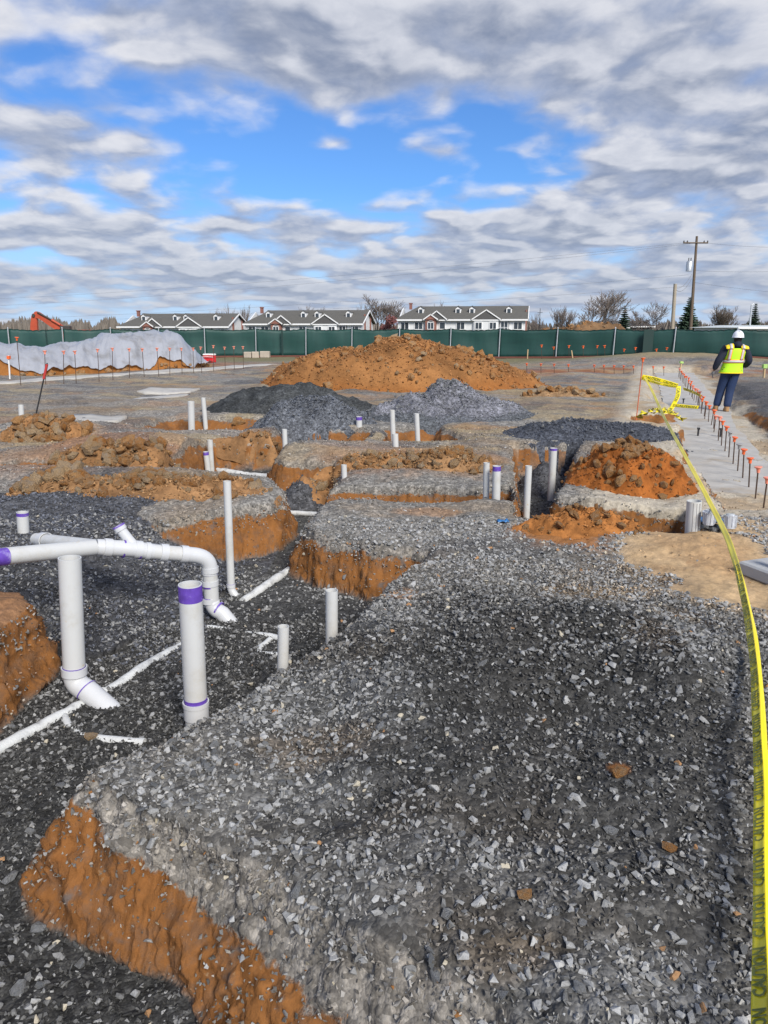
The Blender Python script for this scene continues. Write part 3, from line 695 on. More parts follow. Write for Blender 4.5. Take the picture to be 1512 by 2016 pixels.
# ------------------------------------------------------------------ heaps: each a thing of its own, clods as its parts
def gz(x, y): return float(ground(np.array([float(x)]), np.array([float(y)]))[0])
def heap(name, label, cat, cx, cy, rx, ry, h, col, grav, a=1.6, b=1.2, nz=.12, peaks=(), nr=70, na=150, seed=0, rot=0.0, group=None, lowcol=None):
    """a heap with a ragged foot; peaks = (dx, dy, radius, height) in metres"""
    rr = np.linspace(0, 1.18, nr)[:, None]; th = np.linspace(0, 2 * np.pi, na, endpoint=False)[None]
    foot = 1 + .10 * fbm(np.cos(th) * 1.6 + seed, np.sin(th) * 1.6, 3, 300 + seed)
    X = (rr * np.cos(th) * rx * foot); Y = (rr * np.sin(th) * ry * foot)
    ca, sa = math.cos(rot), math.sin(rot)
    X, Y = cx + X * ca - Y * sa, cy + X * sa + Y * ca
    X = X.ravel(); Y = Y.ravel(); r = np.repeat(rr, na, 1).ravel()
    g0 = ground(X, Y); p = np.clip(1 - r ** a, 0, 1) ** b
    S = max(rx, ry)
    z = h * p * (1 + .25 * fbm(X * 2.2 / S, Y * 2.2 / S, 3, 310 + seed))
    for (dx, dy, pr, ph) in peaks: z = z + ph * np.exp(-(((X - cx - dx) / pr) ** 2 + ((Y - cy - dy) / (pr * .8)) ** 2))
    z = z * sstep(1.08, .9, r) + nz * np.clip(p * 3, 0, 1) * (.65 * fbm(X * 6 / S, Y * 6 / S, 4, 320 + seed) + .5 * np.abs(fbm(X * 17 / S, Y * 17 / S, 3, 330 + seed)))
    Z = np.where(r > 1.0, np.minimum(g0 + z, g0 - (r - 1.0) * .35 * h * 3), g0 + z)
    n1 = fbm(X * 5 / S, Y * 5 / S, 4, 340 + seed)[:, None]; n2 = fbm(X * 14 / S + Z * 5, Y * 14 / S, 4, 350 + seed)[:, None]
    C = np.array(col)[None] * (1 + .32 * n1 + .22 * n2)
    if lowcol is not None:
        m = sstep(.35, .0, p + .12 * n1[:, 0])[:, None]; C = C * (1 - m) + np.array(lowcol)[None] * m
    V = np.stack([X - cx, Y - cy, Z - gz(cx, cy)], 1)
    i = np.arange((nr - 1) * na); ri, ci = i // na, i % na; b0 = ri * na + ci; b1 = ri * na + (ci + 1) % na
    F = np.stack([b0, b0 + na, b1 + na, b1], 1)
    e = empty(name, (cx, cy, gz(cx, cy)), 0, label, cat, group)
    link('soil' if grav < .5 else 'gravel', np_mesh(name, V, F, M_GROUND, np.clip(C, .01, .8), {'grav': np.full(len(V), grav)}, True), e)
    keep = (r > .05) & (r < 1.02)
    return e, np.stack([X, Y, Z], 1)[keep], r[keep]
def clods_on(e, pts, n, smin, smax, meshes, power=2.2, rest=0, rest_m=None, restsize=(.02, .05), col=CLAY2):
    sel = RNG.choice(len(pts), n)
    for i in sel:
        s = smin + (smax - smin) * RNG.uniform() ** power; p = pts[i]
        link('clod', meshes[int(RNG.integers(len(meshes)))], e, (p[0] - e.location.x + RNG.normal(0, .03), p[1] - e.location.y + RNG.normal(0, .03), p[2] - e.location.z + s * .3),
             (RNG.uniform(0, 6), RNG.normal(0, .6), RNG.uniform(0, 6)), (s * RNG.uniform(.8, 1.3), s * RNG.uniform(.8, 1.1), s * RNG.uniform(.8, 1.1)))
    if rest:
        sel = RNG.choice(len(pts), rest); ss = RNG.uniform(*restsize, rest)
        P = pts[sel] + RNG.normal(0, .02, (rest, 3)) * [1, 1, 0] - np.array(e.location)[None]; P[:, 2] += ss * .2
        cc = np.array(col)[None] * RNG.uniform(.6, 1.35, rest)[:, None]
        tag(link('crumbs', stone_mesh('crumbs', P, ss, cc, SMALL, .6), e), kind='stuff')

p = U(790, 752, -.13)
e, pts, r_ = heap('clay_mound', 'large orange clay mound of dug soil standing in front of the green fence', 'dirt mound', .55, 23.4, 4.25, 3.0, 1.26, (.235, .108, .037), .05, 3.6, 1.0, .15, ((-.2, 0, .5, .05), (2.8, .1, 1.2, -.22), (-2.9, 0, .9, -.22), (-1.6, 0, .5, .05)), 100, 260, 1, lowcol=(.27, .105, .028))
clods_on(e, pts[pts[:, 1] < 24.3], 260, .05, .17, CLODM + CLODB[:2], 3.2, 7000, None, (.02, .065), (.28, .13, .047))
e, pts, r_ = heap('gravel_heap', 'low black fine gravel heap just in front of the large clay mound', 'gravel heap', -1.85, 15.3, 1.85, 1.15, .42, (.046, .049, .050), 1.0, 2.2, 1.0, .08, ((.6, 0, .5, .06),), 60, 140, 2, group='gravel heaps by the trenches')
e, pts, r_ = heap('gravel_heap', 'blue grey slate gravel heap in front of the black fine heap', 'gravel heap', -1.40, 13.2, 1.25, .85, .32, (.10, .107, .120), 1.0, 2.4, 1.0, .12, ((.25, 0, .35, .10), (-.5, 0, .4, .04)), 60, 140, 3, group='gravel heaps by the trenches')
clods_on(e, pts, 60, .03, .06, BIGST, 1.5, 2500, None, (.016, .035), (.10, .11, .13))
e, pts, r_ = heap('gravel_heap', 'pointed light grey gravel heap right of the slate heap', 'gravel heap', 1.18, 14.1, 1.65, 1.25, .36, (.15, .152, .172), 1.0, 1.7, 1.2, .13, ((.05, .1, .5, .24), (-.8, -.2, .5, .08), (.8, -.1, .5, .05)), 60, 150, 4, group='gravel heaps by the trenches', lowcol=(.085, .092, .10))
clods_on(e, pts, 50, .03, .06, BIGST, 1.5, 2600, None, (.016, .035), (.16, .165, .17))
e, pts, r_ = heap('gravel_heap', 'wide flat dark slate heap left of the caution tape', 'gravel heap', 3.25, 11.3, 1.4, .75, .19, (.062, .068, .082), 1.0, 1.8, 1.0, .04, ((-.5, 0, .5, .05),), 50, 140, 5, group='gravel heaps by the trenches')
clods_on(e, pts, 50, .025, .05, BIGST, 1.5, 2600, None, (.014, .03), (.075, .082, .10))
e, pts, r_ = heap('soil_heap', 'small reddish orange clay heap beside the right trench', 'dirt heap', 2.62, 7.75, .66, .55, .33, (.27, .088, .018), .03, 2.0, 1.05, .08, ((.32, 0, .22, .06), (-.1, .1, .25, .05)), 70, 150, 6)
clods_on(e, pts, 170, .02, .075, CLODM, 2.0, 1600, None, (.009, .024), (.27, .10, .028))
e, pts, r_ = heap('soil_heap', 'flat scatter of orange clay in front of the three pipes', 'dirt heap', 1.62, 5.86, .55, .24, .11, (.31, .125, .035), .03, 1.7, 1.0, .05, ((.0, .12, .2, .04),), 50, 120, 7)
clods_on(e, pts, 60, .012, .045, CLODM, 2.0, 700, None, (.006, .016), (.33, .15, .05))
# crumbled clods thrown up beside the trenches
def clod_pile(label, px, py, rxm, rym, h, n, smin, smax, z=0.0, brown=.4, rest=900, seed=10, power=1.8):
    c = U(px, py, z)
    e, pts, r = heap('clod_pile', label, 'dirt pile', c[0], c[1], rxm, rym, h, tuple((CLAY * (1 - brown) + np.array((.30, .20, .11)) * brown) * .9), .08, 1.5, 1.1, .07, (), 50, 120, seed, group='piles of dug clods between the trenches')
    clods_on(e, pts, n, smin, smax, CLODM + CLODB, power, rest, None, (.010, .03), (.29, .165, .075))
    return e
clod_pile('pile of large tan boulders and clods on the left edge behind the slate slope', 115, 962, .55, .28, .12, 70, .025, .115, .05, .55, 900, 11, 1.4)
clod_pile('long low pile of brown orange clods behind the tall slim pipe', 320, 965, 1.05, .42, .10, 210, .018, .070, .05, .5, 1900, 12)
clod_pile('ragged orange clod pile with a high lump left of the purple banded pipe pair', 235, 908, 1.0, .38, .24, 220, .022, .105, .0, .45, 1700, 13)
clod_pile('orange clod pile beside the small concrete patch at far left', 85, 856, .75, .42, .20, 160, .03, .11, .0, .4, 1500, 14)
clod_pile('brown orange clod pile in the middle behind the clean cut clay block', 735, 905, .75, .42, .15, 210, .02, .085, .05, .4, 1600, 15)
clod_pile('fine yellow brown clod pile left of the three slim pipes', 880, 912, .60, .42, .20, 200, .018, .075, .05, .6, 1500, 16)
clod_pile('thin trail of small clods along the edge above the middle trench', 560, 862, 1.0, .25, .05, 80, .02, .06, .0, .5, 500, 17)
clod_pile('brown crumbly clods on the bare ground behind the flat slate heap', 1110, 772, 1.1, .5, .12, 50, .05, .14, .0, .8, 400, 18)
for (px, py, s, z) in ((685, 803, .16, .05), (468, 820, .13, .0), (640, 745, .2, -.1)):
    q = U(px, py, z); link('clod', CLODM[1], GROUND, (q[0], q[1], gz(q[0], q[1]) + s * .4), (.3, .2, px), (s, s, s))
e, pts, r_ = heap('soil_bank', 'brown soil bank behind the fence right of the right-hand houses', 'dirt mound', 14.8, 56.5, 4.4, 3.0, 1.85, (.17, .10, .05), .05, 2.6, .8, .35, (), 50, 140, 19)
clods_on(e, pts, 120, .06, .2, CLODM + CLODB[:1], 2.0)
ORD = 'first second third fourth fifth sixth seventh eighth ninth tenth eleventh twelfth thirteenth fourteenth fifteenth sixteenth seventeenth eighteenth nineteenth twentieth'.split()
ORD += ['twenty-' + q for q in ORD[:9]] + ['thirtieth'] + ['thirty-' + q for q in ORD[:9]]
# ------------------------------------------------------------------ white drain pipes
def bez(a, b, c, n=7):
    a, b, c = Vector(a), Vector(b), Vector(c)
    return [a * (1 - t) ** 2 + b * 2 * t * (1 - t) + c * t * t for t in [i / n for i in range(n + 1)]]
def ring_on(name, m, e, p, q, r, parent=None):
    """sleeve from p to q around a pipe of radius r"""
    return MB().tube([p, q], r, 24, hollow=r * .09).build(name, m, parent or e)
def riser(label, base, top, w, zb, band=0.0, bury=.35, wall=.08, group='upright white drain risers', bands=M_PURPLE, lean=0.0):
    b = Vector(U(base[0], base[1], zb)); t = Vector(AT(top[0], top[1], b.y + lean)); r = w / FPX * depth(b) / 2
    e = empty('riser_pipe', b, 0, label, 'drain pipe', group)
    t = t - b; ax = t.normalized(); lo = -ax * bury
    MB().tube([lo, Vector((0, 0, 0)), t * .5, t], r, 28, hollow=r * wall * 1.3).build('pipe', M_PVC, e)
    if band: MB().tube([t - ax * band, t - ax * .004], r * 1.012, 28, hollow=r * .03).build('primer_band', bands, e)
    return e, b, t, ax, r
def elbow_riser(label, top, knee, foot, w, dk, bell, sink=.1, band=0.0, dfoot=0.0):
    """upright pipe that ends below in a bell and an elbow turning into the gravel"""
    k = Vector(AT(knee[0], knee[1], dk)); t = Vector(AT(top[0], top[1], dk + .02)); f = Vector(AT(foot[0], foot[1], dk + dfoot)); r = w / FPX * depth(k) / 2
    e = empty('riser_pipe', k, 0, label, 'drain pipe', 'upright white drain risers')
    t -= k; f -= k; ax = t.normalized(); up = ax * r * .9
    MB().tube([up, t * .5, t], r, 28, hollow=r * .11).build('pipe', M_PVC, e)
    if band: MB().tube([t - ax * band, t - ax * .004], r * 1.012, 28, hollow=r * .03).build('primer_band', M_PURPLE, e)
    el = MB().tube([ax * r * 1.1] + bez(ax * r * .5, -ax * r * .55, f * .62) + [f + f.normalized() * sink], r * 1.02, 28, hollow=r * .1).build('elbow', M_FIT, e)
    ring_on('bell', M_FIT, e, ax * r * .55, ax * r * (.55 + bell), r * 1.16, el)
    MB().tube([ax * r * (.55 + bell), ax * r * (.62 + bell)], r * 1.03, 24, hollow=r * .02).build('primer_band', M_PURPLE, e)
    fd = f.normalized(); MB().tube([f * .58, f * .58 + fd * r * .10], r * 1.09, 24, hollow=r * .02).build('primer_band', M_PURPLE, e)
    return e
elbow_riser('thick white riser at left with brown smears and a bell elbow turning right', (137, 1098), (147, 1338), (186, 1372), 42, 3.85, .75, .18, dfoot=-.05)
elbow_riser('tall slim white riser standing in the trench in front of the clay block', (447, 947), (455, 1160), (474, 1187), 15, 5.55, .9, .1, dfoot=-.03)
e, b, t, ax, r = riser('thick white riser with a broad violet band, nearest the foreground gravel bank', (387, 1412), (374, 1150), 44, -.36, .085)
ring_on('bell', M_FIT, e, ax * .0, ax * .085, r * 1.10); ring_on('bell', M_FIT, e, ax * .07, ax * .092, r * 1.16)
MB().tube([ax * .092, ax * .112], r * 1.015, 24, hollow=r * .03).build('primer_band', M_PURPLE, e)
RIS = [  # label, base, top, width, base height, violet band
    ('plain white riser at the edge of the gravel bank in front of the clay block', (653, 1272), (653, 1162), 24, -.2, 0),
    ('short white riser beside the bent white line on the trench floor', (557, 1310), (558, 1233), 22, -.22, 0),
    ('short white riser with violet rim above the slate slope at far left', (47, 1060), (44, 1008), 22, -.02, .03),
    ('small white riser at far left beside the leaning marker post', (43, 832), (41, 797), 10, -.02, 0),
    ('broader white riser of the far pair left of the slate heap', (377, 834), (376, 790), 13, -.1, 0),
    ('slimmer white riser of the far pair left of the slate heap', (404, 830), (400, 783), 9, -.1, 0),
    ('plain white riser behind the short violet rimmed one in the left trench', (417, 934), (413, 866), 11, -.45, 0),
    ('short white riser with violet rim before a taller one in the left trench', (411, 937), (405, 889), 11, -.42, .05),
    ('slim white riser in the dark trench below the slate heap', (562, 896), (560, 845), 10, -.2, 0),
    ('white riser with violet rim between the slate heap and the light gravel heap', (707, 860), (707, 820), 12, -.2, .06),
    ('tallest slim riser of the group before the light gravel heap', (774, 857), (772, 807), 10, -.03, 0),
    ('shortest stout riser of the group before the light gravel heap', (779, 886), (778, 854), 12, -.05, 0),
    ('leaning slim riser at right of the group before the light gravel heap', (823, 880), (820, 814), 10, -.3, 0),
    ('tiny white riser stub among the clods in the middle', (678, 941), (677, 915), 11, -.02, 0),
    ('leftmost slim white riser at the left end of the right-hand pit', (956, 1010), (958, 911), 12, -.2, 0),
    ('thicker white riser with violet band beside the leftmost one at the pit', (976, 1016), (978, 917), 16, -.2, .05),
    ('slim plain riser in front of the open right-hand pit', (1036, 1022), (1041, 917), 13, -.25, 0),
    ('white riser with violet rim standing deep inside the right-hand pit', (1085, 975), (1090, 882), 14, -.42, .03),
    ('stout white riser with grey print lines beside the clear tubs', (1362, 1062), (1367, 986), 28, -.05, 0),
]
for (lb, ba, to, w_, zb, bd) in RIS:
    e, b, t, ax, r = riser(lb, ba, to, w_, zb, bd)
    if 'print lines' in lb:
        for k in (-.45, .0, .35, .5):
            u = Vector((math.sin(k) * r * 1.004, -math.cos(k) * r * 1.004, 0)); MB().tube([u + t * .03, u + t * .97], .0022, 5).build('print_line', M_GREYCAP, e)
# the branching assembly held above the slate slope
def W(px, py, d): return Vector(AT(px, py, d))
O = W(250, 1078, 4.75)
asm = empty('drain_assembly', O, 0, 'branched white drain line with wye, small riser and bend down to the trench floor', 'drain pipe')
r1 = .052
A0, A1 = W(-40, 1100, 4.05), W(185, 1078, 4.62)
MB().tube([A0 - O, A1 - O], r1, 26, hollow=.006).build('pipe', M_PVC, asm)
v_ = (A1 - A0).normalized(); q0 = W(-2, 1097, 4.13)
MB().tube([q0 - O - v_ * .07, q0 - O + v_ * .045], r1 * 1.015, 26, hollow=.002).build('primer_band', M_PURPLE, asm)
B0, B1 = W(72, 1062, 5.5), W(205, 1078, 4.85)
MB().tube([B0 - O, B1 - O], .050, 26).build('pipe', M_PVC, asm)
MB().tube(bez(B0 - O + (B1 - B0) * .13, B0 - O, B0 - O + Vector((-.05, .14, -.12)), 6), .055, 22).build('elbow', M_FIT, asm)
vb = (B1 - B0).normalized(); ring_on('coupling', M_FIT, asm, B0 - O + vb * .10, B0 - O + vb * .17, .061)
C0, C1, C2 = W(190, 1077, 4.64), W(262, 1081, 4.75), W(300, 1086, 4.82)
wy = MB().tube([C0 - O, C1 - O, C2 - O], r1 * 1.04, 26); wy.tube([B1 - O, W(235, 1079, 4.72) - O], .0525, 22); wy.build('wye', M_FIT, asm)
vc = (C2 - C0).normalized()
for px, py, d, w_ in ((212, 1078, 4.67, .05), (272, 1082, 4.77, .045), (290, 1085, 4.80, .03), (322, 1088, 4.86, .05), (362, 1091, 4.93, .05)):
    p = W(px, py, d) - O; ring_on('coupling', M_FIT, asm, p - vc * w_ / 2, p + vc * w_ / 2, r1 * 1.17)
for px, py, d in ((243, 1080, 4.73), (276, 1083, 4.78), (307, 1087, 4.84)):
    p = W(px, py, d) - O; MB().tube([p - vc * .006, p + vc * .006], r1 * 1.20 if px < 300 else r1 * 1.04, 24, hollow=.003).build('primer_band', M_PURPLE, asm)
S0, S1, S2 = W(262, 1072, 4.76), W(244, 1052, 4.76), W(234, 1036, 4.76)
MB().tube(bez(S0 - O, S1 - O, S2 - O, 8), .034, 20, hollow=.004).build('branch_riser', M_FIT, asm)
vs = (S2 - S1).normalized(); ring_on('coupling', M_FIT, asm, S2 - O - vs * .03, S2 - O + vs * .004, .041)
MB().tube([S2 - O - vs * .004, S2 - O + vs * .006], .0415, 20, hollow=.004).build('primer_band', M_PURPLE, asm)
D1 = W(372, 1092, 4.95); K = W(412, 1096, 5.02); V1 = W(413, 1120, 5.02); V2 = W(417, 1183, 5.02); E2 = W(437, 1207, 5.0)
MB().tube([C2 - O, D1 - O], r1, 26).build('pipe', M_PVC, asm)
MB().tube([D1 - O - vc * .02] + bez(W(382, 1093, 4.97) - O, K - O, V1 - O, 9) + [W(413, 1130, 5.02) - O], r1 * 1.07, 26).build('elbow', M_FIT, asm)
MB().tube([V1 - O, V2 - O], r1, 26).build('pipe', M_PVC, asm)
for y0, y1 in ((1116, 1126), (1142, 1152), (1176, 1186)): ring_on('coupling', M_FIT, asm, W(413.5, y0, 5.02) - O, W(414, y1, 5.02) - O, r1 * 1.15)
for y0 in (1128, 1153, 1175): MB().tube([W(413.5, y0, 5.02) - O, W(413.6, y0 + 2.5, 5.02) - O], r1 * 1.03, 24, hollow=.002).build('primer_band', M_PURPLE, asm)
MB().tube([V2 - O] + bez(V2 - O, W(419, 1200, 5.02) - O, E2 - O, 7) + [E2 - O + (E2 - V2).normalized() * .12], r1 * 1.06, 26).build('elbow', M_FIT, asm)
pq = W(429, 1198, 5.01) - O; pv = (E2 - W(420, 1196, 5.02)).normalized(); MB().tube([pq, pq + pv * .012], r1 * 1.10, 24, hollow=.003).build('primer_band', M_PURPLE, asm)
# lines lying half buried in the trench floor
def buried(label, pts, r=.05, up=.012, z=TREN):
    P = []
    pts = [Vector(U(px, py, z)) for px, py in pts]
    for i in range(len(pts) - 1):
        n = max(2, int((pts[i + 1] - pts[i]).length / .05))
        for k in range(n): P.append(pts[i].lerp(pts[i + 1], k / n))
    P.append(pts[-1]); xs = np.array([p.x for p in P]); ys = np.array([p.y for p in P])
    h = np.minimum(ground(xs, ys), z + .05); h = np.convolve(np.pad(h, 12, 'edge'), np.ones(25) / 25, 'valid')
    o = P[0].copy(); o.z = float(h[0])
    Q = [Vector((p.x, p.y, hh + up - r + .005 * math.sin(i * .55 + r * 99) + random.uniform(-.003, .003))) - o for i, (p, hh) in enumerate(zip(P, h))]
    e = MB().tube(Q, [r * random.uniform(.9, 1.1) for _ in Q], 14).build('buried_pipe', M_CHALK, None, loc=o)
    return tag(e, label, 'drain pipe', 'white lines half buried in the trenches')
M_CHALK = simple('dusty_white_pipe', (.56, .57, .56), .7, var=.25, scale=16, bump=.5, dirt=(.22, .22, .22), dirt_amt=.8, dscale=9)
buried('long straight half buried white line running from the lower left to the thick riser', [(-60, 1508), (60, 1443), (132, 1403), (205, 1358)], .034, .022)
buried('half buried white line between the two thick risers', [(208, 1358), (280, 1310), (365, 1262)], .032, .02)
buried('bent white stub that leaves the long line toward the foreground bank', [(122, 1405), (135, 1428), (160, 1447), (215, 1458), (285, 1463)], .024, .015)
buried('curved white line crossing the trench floor behind the violet banded riser', [(408, 1238), (450, 1243), (520, 1253), (560, 1262)], .022, .014)
buried('small hooked white line beside the short riser on the trench floor', [(532, 1262), (512, 1276), (510, 1286), (560, 1291)], .022, .014)
buried('straight white line running from the tall slim riser toward the clay block', [(478, 1181), (540, 1145), (602, 1105)], .036, .028)
buried('short white piece showing at the left foot of the clay block', [(588, 1075), (608, 1080)], .04, .02)
buried('thin white line across the trench between two clay blocks', [(540, 1010), (585, 1014), (640, 1019)], .03, .018)
buried('white line at the back of the left trench below the cut clay face', [(428, 928), (480, 934), (545, 943)], .05, .03)
buried('white line lying nearer along the left trench', [(440, 962), (490, 968), (530, 974)], .045, .022)

# ------------------------------------------------------------------ right-hand footing, dowels
def ragged(pts, n=6, amp=.06, seed=0):
    out = []
    for i in range(len(pts)):
        a, b = Vector(pts[i]), Vector(pts[(i + 1) % len(pts)]); m = max(2, int((b - a).length / .35))
        for k in range(m):
            p = a.lerp(b, k / m); out.append((p.x + amp * fbm(np.array([p.x * 2 + seed]), np.array([p.y * 2]), 3, 401)[0], p.y + amp * fbm(np.array([p.x * 2 + 50]), np.array([p.y * 2 + seed]), 3, 402)[0]))
    return out
def slab_obj(name, poly, z0, z1, m):
    o = MB().slab(poly, z0, z1).build(name, m); o.data.name = name; tag(o, kind='structure'); return o
slab_obj('footing', ragged([row_pt(8.2, -.46), row_pt(11, -.62), row_pt(12.6, -.6), row_pt(13.1, -1.35), row_pt(14.1, -1.35), row_pt(14.7, -.62), row_pt(18, -.75), row_pt(31.5, -.85),
                            row_pt(32, .7), row_pt(24, .6), row_pt(17, .6), row_pt(14, .45), row_pt(11, .45), row_pt(8.2, .35)]), -.6, -.232, M_CONC)
def laid(name, line, wid, n, up=.02, seed=0):
    """concrete cast level with the ground: follows it along line, ragged edges"""
    a, c = Vector(line[0]), Vector(line[1]); t = (c - a).normalized(); nn = Vector((-t.y, t.x)); rows = []
    for i in range(n):
        p = a.lerp(c, i / (n - 1)); row = []
        for k in np.linspace(-1, 1, 7):
            e_ = wid * (1 + .3 * fbm(np.array([i * .35 + seed]), np.array([k * 1.0 + seed]), 3, 420)[0]); q = p + nn * float(k * e_ / 2); row.append((q.x, q.y))
        rows.append(row)
    X = np.array([q[0] for r_ in rows for q in r_]); Y = np.array([q[1] for r_ in rows for q in r_]); Z = ground(X, Y); Z = np.repeat(Z.reshape(n, 7).mean(1), 7) * .6 + Z * .4 + up
    b = MB(); b.add(list(zip(X, Y, Z)), [(i * 7 + j, (i + 1) * 7 + j, (i + 1) * 7 + j + 1, i * 7 + j + 1) for i in range(n - 1) for j in range(6)], True)
    o = b.build(name, M_CONC); sm = o.modifiers.new('Solid', 'SOLIDIFY'); sm.thickness = .12; sm.offset = -1; tag(o, kind='structure')
laid('footing', [(-13.6, 22.4), (-5.6, 37.2)], 1.25, 60)
for i, (x0, x1, y0) in enumerate(((282, 383, 762), (264, 360, 779))):
    laid('concrete_pad', [U(x0, y0)[:2], U(x1, y0)[:2]], 1.3, 14, .03, i * 9 + 3)
laid('concrete_pad', [U(131, 833)[:2], U(243, 831)[:2]], 1.2, 14, .045, 40)
RUSTM = M_RUST
cap_bm = MB()
def cap_mesh(m, k=1.0, name='cap'):
    b = MB(); n = 16
    def rg(r, z): return [(r * math.cos(2 * math.pi * j / n), r * math.sin(2 * math.pi * j / n), z) for j in range(n)]
    b.rings([rg(.017, -.055), rg(.019, -.02), rg(.026, -.006), rg(.040, .004), rg(.041, .012), rg(.037, .014)])
    return b.mesh(name, m)
CAPS = {'o': cap_mesh(M_ORANGE), 'p': cap_mesh(M_PINK), 'g': cap_mesh(M_GREYCAP)}
BAR = MB().tube([(0, 0, -.25), (0, 0, .5), (0, 0, 1)], .0085, 8).mesh('bar', M_RUST)
BARO = MB().tube([(0, 0, -.25), (0, 0, .5), (0, 0, 1)], .0085, 8).mesh('bar', simple('painted_bar', (.5, .12, .05), .7, var=.3, scale=20))
def dowel(base, cap, kind, label, group, rad=1.0, capk=1.0, bar=None, cat='rebar dowel'):
    b = Vector(base); c = Vector(cap); L = (c - b).length
    e = empty('rebar_dowel', b, 0, label, cat, group); q = (c - b).to_track_quat('Z', 'Y')
    o = link('bar', bar or BAR, e); o.rotation_mode = 'QUATERNION'; o.rotation_quaternion = q; o.scale = (rad, rad, L)
    o = link('cap', CAPS[kind], e, c - b); o.rotation_mode = 'QUATERNION'; o.rotation_quaternion = Vector((random.uniform(-.12, .12), random.uniform(-.12, .12), 1)).to_track_quat('Z', 'Y') @ q; o.scale = (capk,) * 3
    return e
DZ = -.245
near = [((1503, 1000), (1511, 942), 'p'), ((1487, 982), (1493, 921), 'p'), ((1474, 961), (1477, 903), 'o'), ((1462, 943), (1465, 886), 'o'), ((1452, 929), (1456, 876), 'g'), ((1443, 915), (1447, 862), 'o'),
        ((1434.6, 902), (1438, 852), 'g'), ((1427, 890), (1431, 841), 'o'), ((1420, 879), (1423, 830), 'o'), ((1414, 869), (1417, 821), 'p')]
NLAB = ['faded pink capped dowel nearest the camera at the right edge, tape passing behind', 'faded pink capped dowel second from the near end of the right row', 'bright orange capped dowel third from the near end of the right row',
        'bright orange capped dowel fourth from the near end of the right row', 'dowel with worn grey cap just before a bright orange one', 'bright orange capped dowel between two grey capped ones', 'dowel with worn grey cap farther along the right row',
        'orange capped dowel just beyond the farther grey capped one', 'orange capped dowel next to a black stub on the footing', 'pale capped dowel where the row begins to crowd']
for ((bx, by), (cx, cy), k), lb in zip(near, NLAB):
    b = Vector(U(bx, by, DZ)); dowel(b, AT(cx, cy, b.y), k, lb, 'capped dowels along the right footing', 1.0, 1.0)
d = U(1414, 869, DZ)[1] + .55; n = 0
while d < 29.5:
    x, y = row_pt(d, random.uniform(-.03, .03)); k = random.choice('oopo'); hh = .33 + random.uniform(-.03, .03)
    dowel((x, y, DZ), (x + random.uniform(-.02, .02), y, DZ + hh), k, ('faded pink' if k == 'p' else 'orange') + ' capped dowel, ' + ORD[n + 10] + ' from the near end of the right row', 'far capped dowels along the right footing', 1.0, 1.05)
    d += .50 if d < 20 else .72; n += 1
def fit_bar(px, pyc, pyb, kind, label, group, z=-.2, rad=1.2, capk=1.5, bar=None, dpx=0):
    b = Vector(U(px + dpx, pyb, z)); b.z = gz(b.x, b.y); dowel(b, AT(px, pyc, b.y), kind, label, group, rad, capk, bar)
for i, (px, py) in enumerate(((88, 692), (125, 692), (147, 692), (192, 688), (221, 686), (254, 687), (280, 687), (309, 686), (334, 686), (357, 686), (380, 686), (395, 684), (420, 681), (442, 684), (460, 683), (478, 683))):
    fit_bar(px, py, 763 - px * 41 / 540., 'p', 'tall thin pink capped bar, ' + ORD[i] + ' from the left before the plastic sheet', 'pink capped bars by the left footing', -.13, 1.3, 1.6, dpx=random.uniform(0, 4))
fit_bar(33, 665, 766, 'o', 'tallest capped bar at far left in front of the plastic sheet', 'tall bars at left', -.25, 1.3, 1.5, dpx=9)
for i, (px, py) in enumerate(((1066, 680), (1090, 684), (1120, 681), (1148, 682), (1176, 681), (1190, 681), (1229, 688), (1251, 685), (1292, 688), (1313, 685))):
    fit_bar(px, py, 711.5 + (px - 1066) * .006, 'o', 'orange capped bar against the green fence, ' + ORD[i] + ' rightward from the clay mound', 'capped bars before the fence', -.2, 1.4, 2.0)
for i, px in enumerate((1037, 1065, 1091, 1119, 1170, 1189, 1209, 1228, 1247, 1286, 1307)):
    fit_bar(px, 716 + (px - 1037) * .024, 738, 'o', 'short capped bar on the brown strip, ' + ORD[i] + ' rightward from the clay mound', 'short capped bars on the brown strip', -.2, 1.2, 1.4)
def stub(px, pyt, pyb, z, label, w=.016):
    b = Vector(U(px, pyb, z or 0.0))
    if z is None: b.z = gz(b.x, b.y) + .03
    h = AT(px, pyt, b.y)[2] - b.z
    e = empty('anchor_stub', b, random.uniform(0, 3), label, 'anchor stub', 'black stubs set in the concrete')
    MB().tube([(0, 0, -.05), (0, 0, h * .9)], w, 8).build('rod', M_BLACK, e); MB().box((0, 0, h * .85), (w * 3.2, w * 3.2, h * .2), None, .004).build('nut', M_BLACK, e)
for px, t_, b_, z, lb in ((1374, 841, 858, -.232, 'black stub with side arm on the footing left of the dowel row'), (1345, 784, 794, -.232, 'black stub on the footing beside the hanging caution tape'), (1418, 842, 860, -.232, 'black stub between the capped dowels'),
                          (143, 823, 830, None, 'left rear black stub on the small concrete pad at left'), (139, 827, 836, None, 'left front black stub on the small concrete pad at left'), (166, 822, 833, None, 'rightmost black stub on the small concrete pad at left')):
    stub(px, t_, b_, z, lb)
# pad with a square post at the right edge
c_ = U(1540, 1142, .0); g_ = gz(c_[0], c_[1])
e = empty('post_base', (c_[0], c_[1], g_), R(20), 'square black post end on a small concrete pad at the right edge', 'post base')
MB().box((0.05, .05, .02), (.30, .46, .09), None, .012).build('pad', M_CONC2, e); MB().box((.01, .07, .12), (.06, .06, .13), None, .004).build('post', M_BLACK, e)
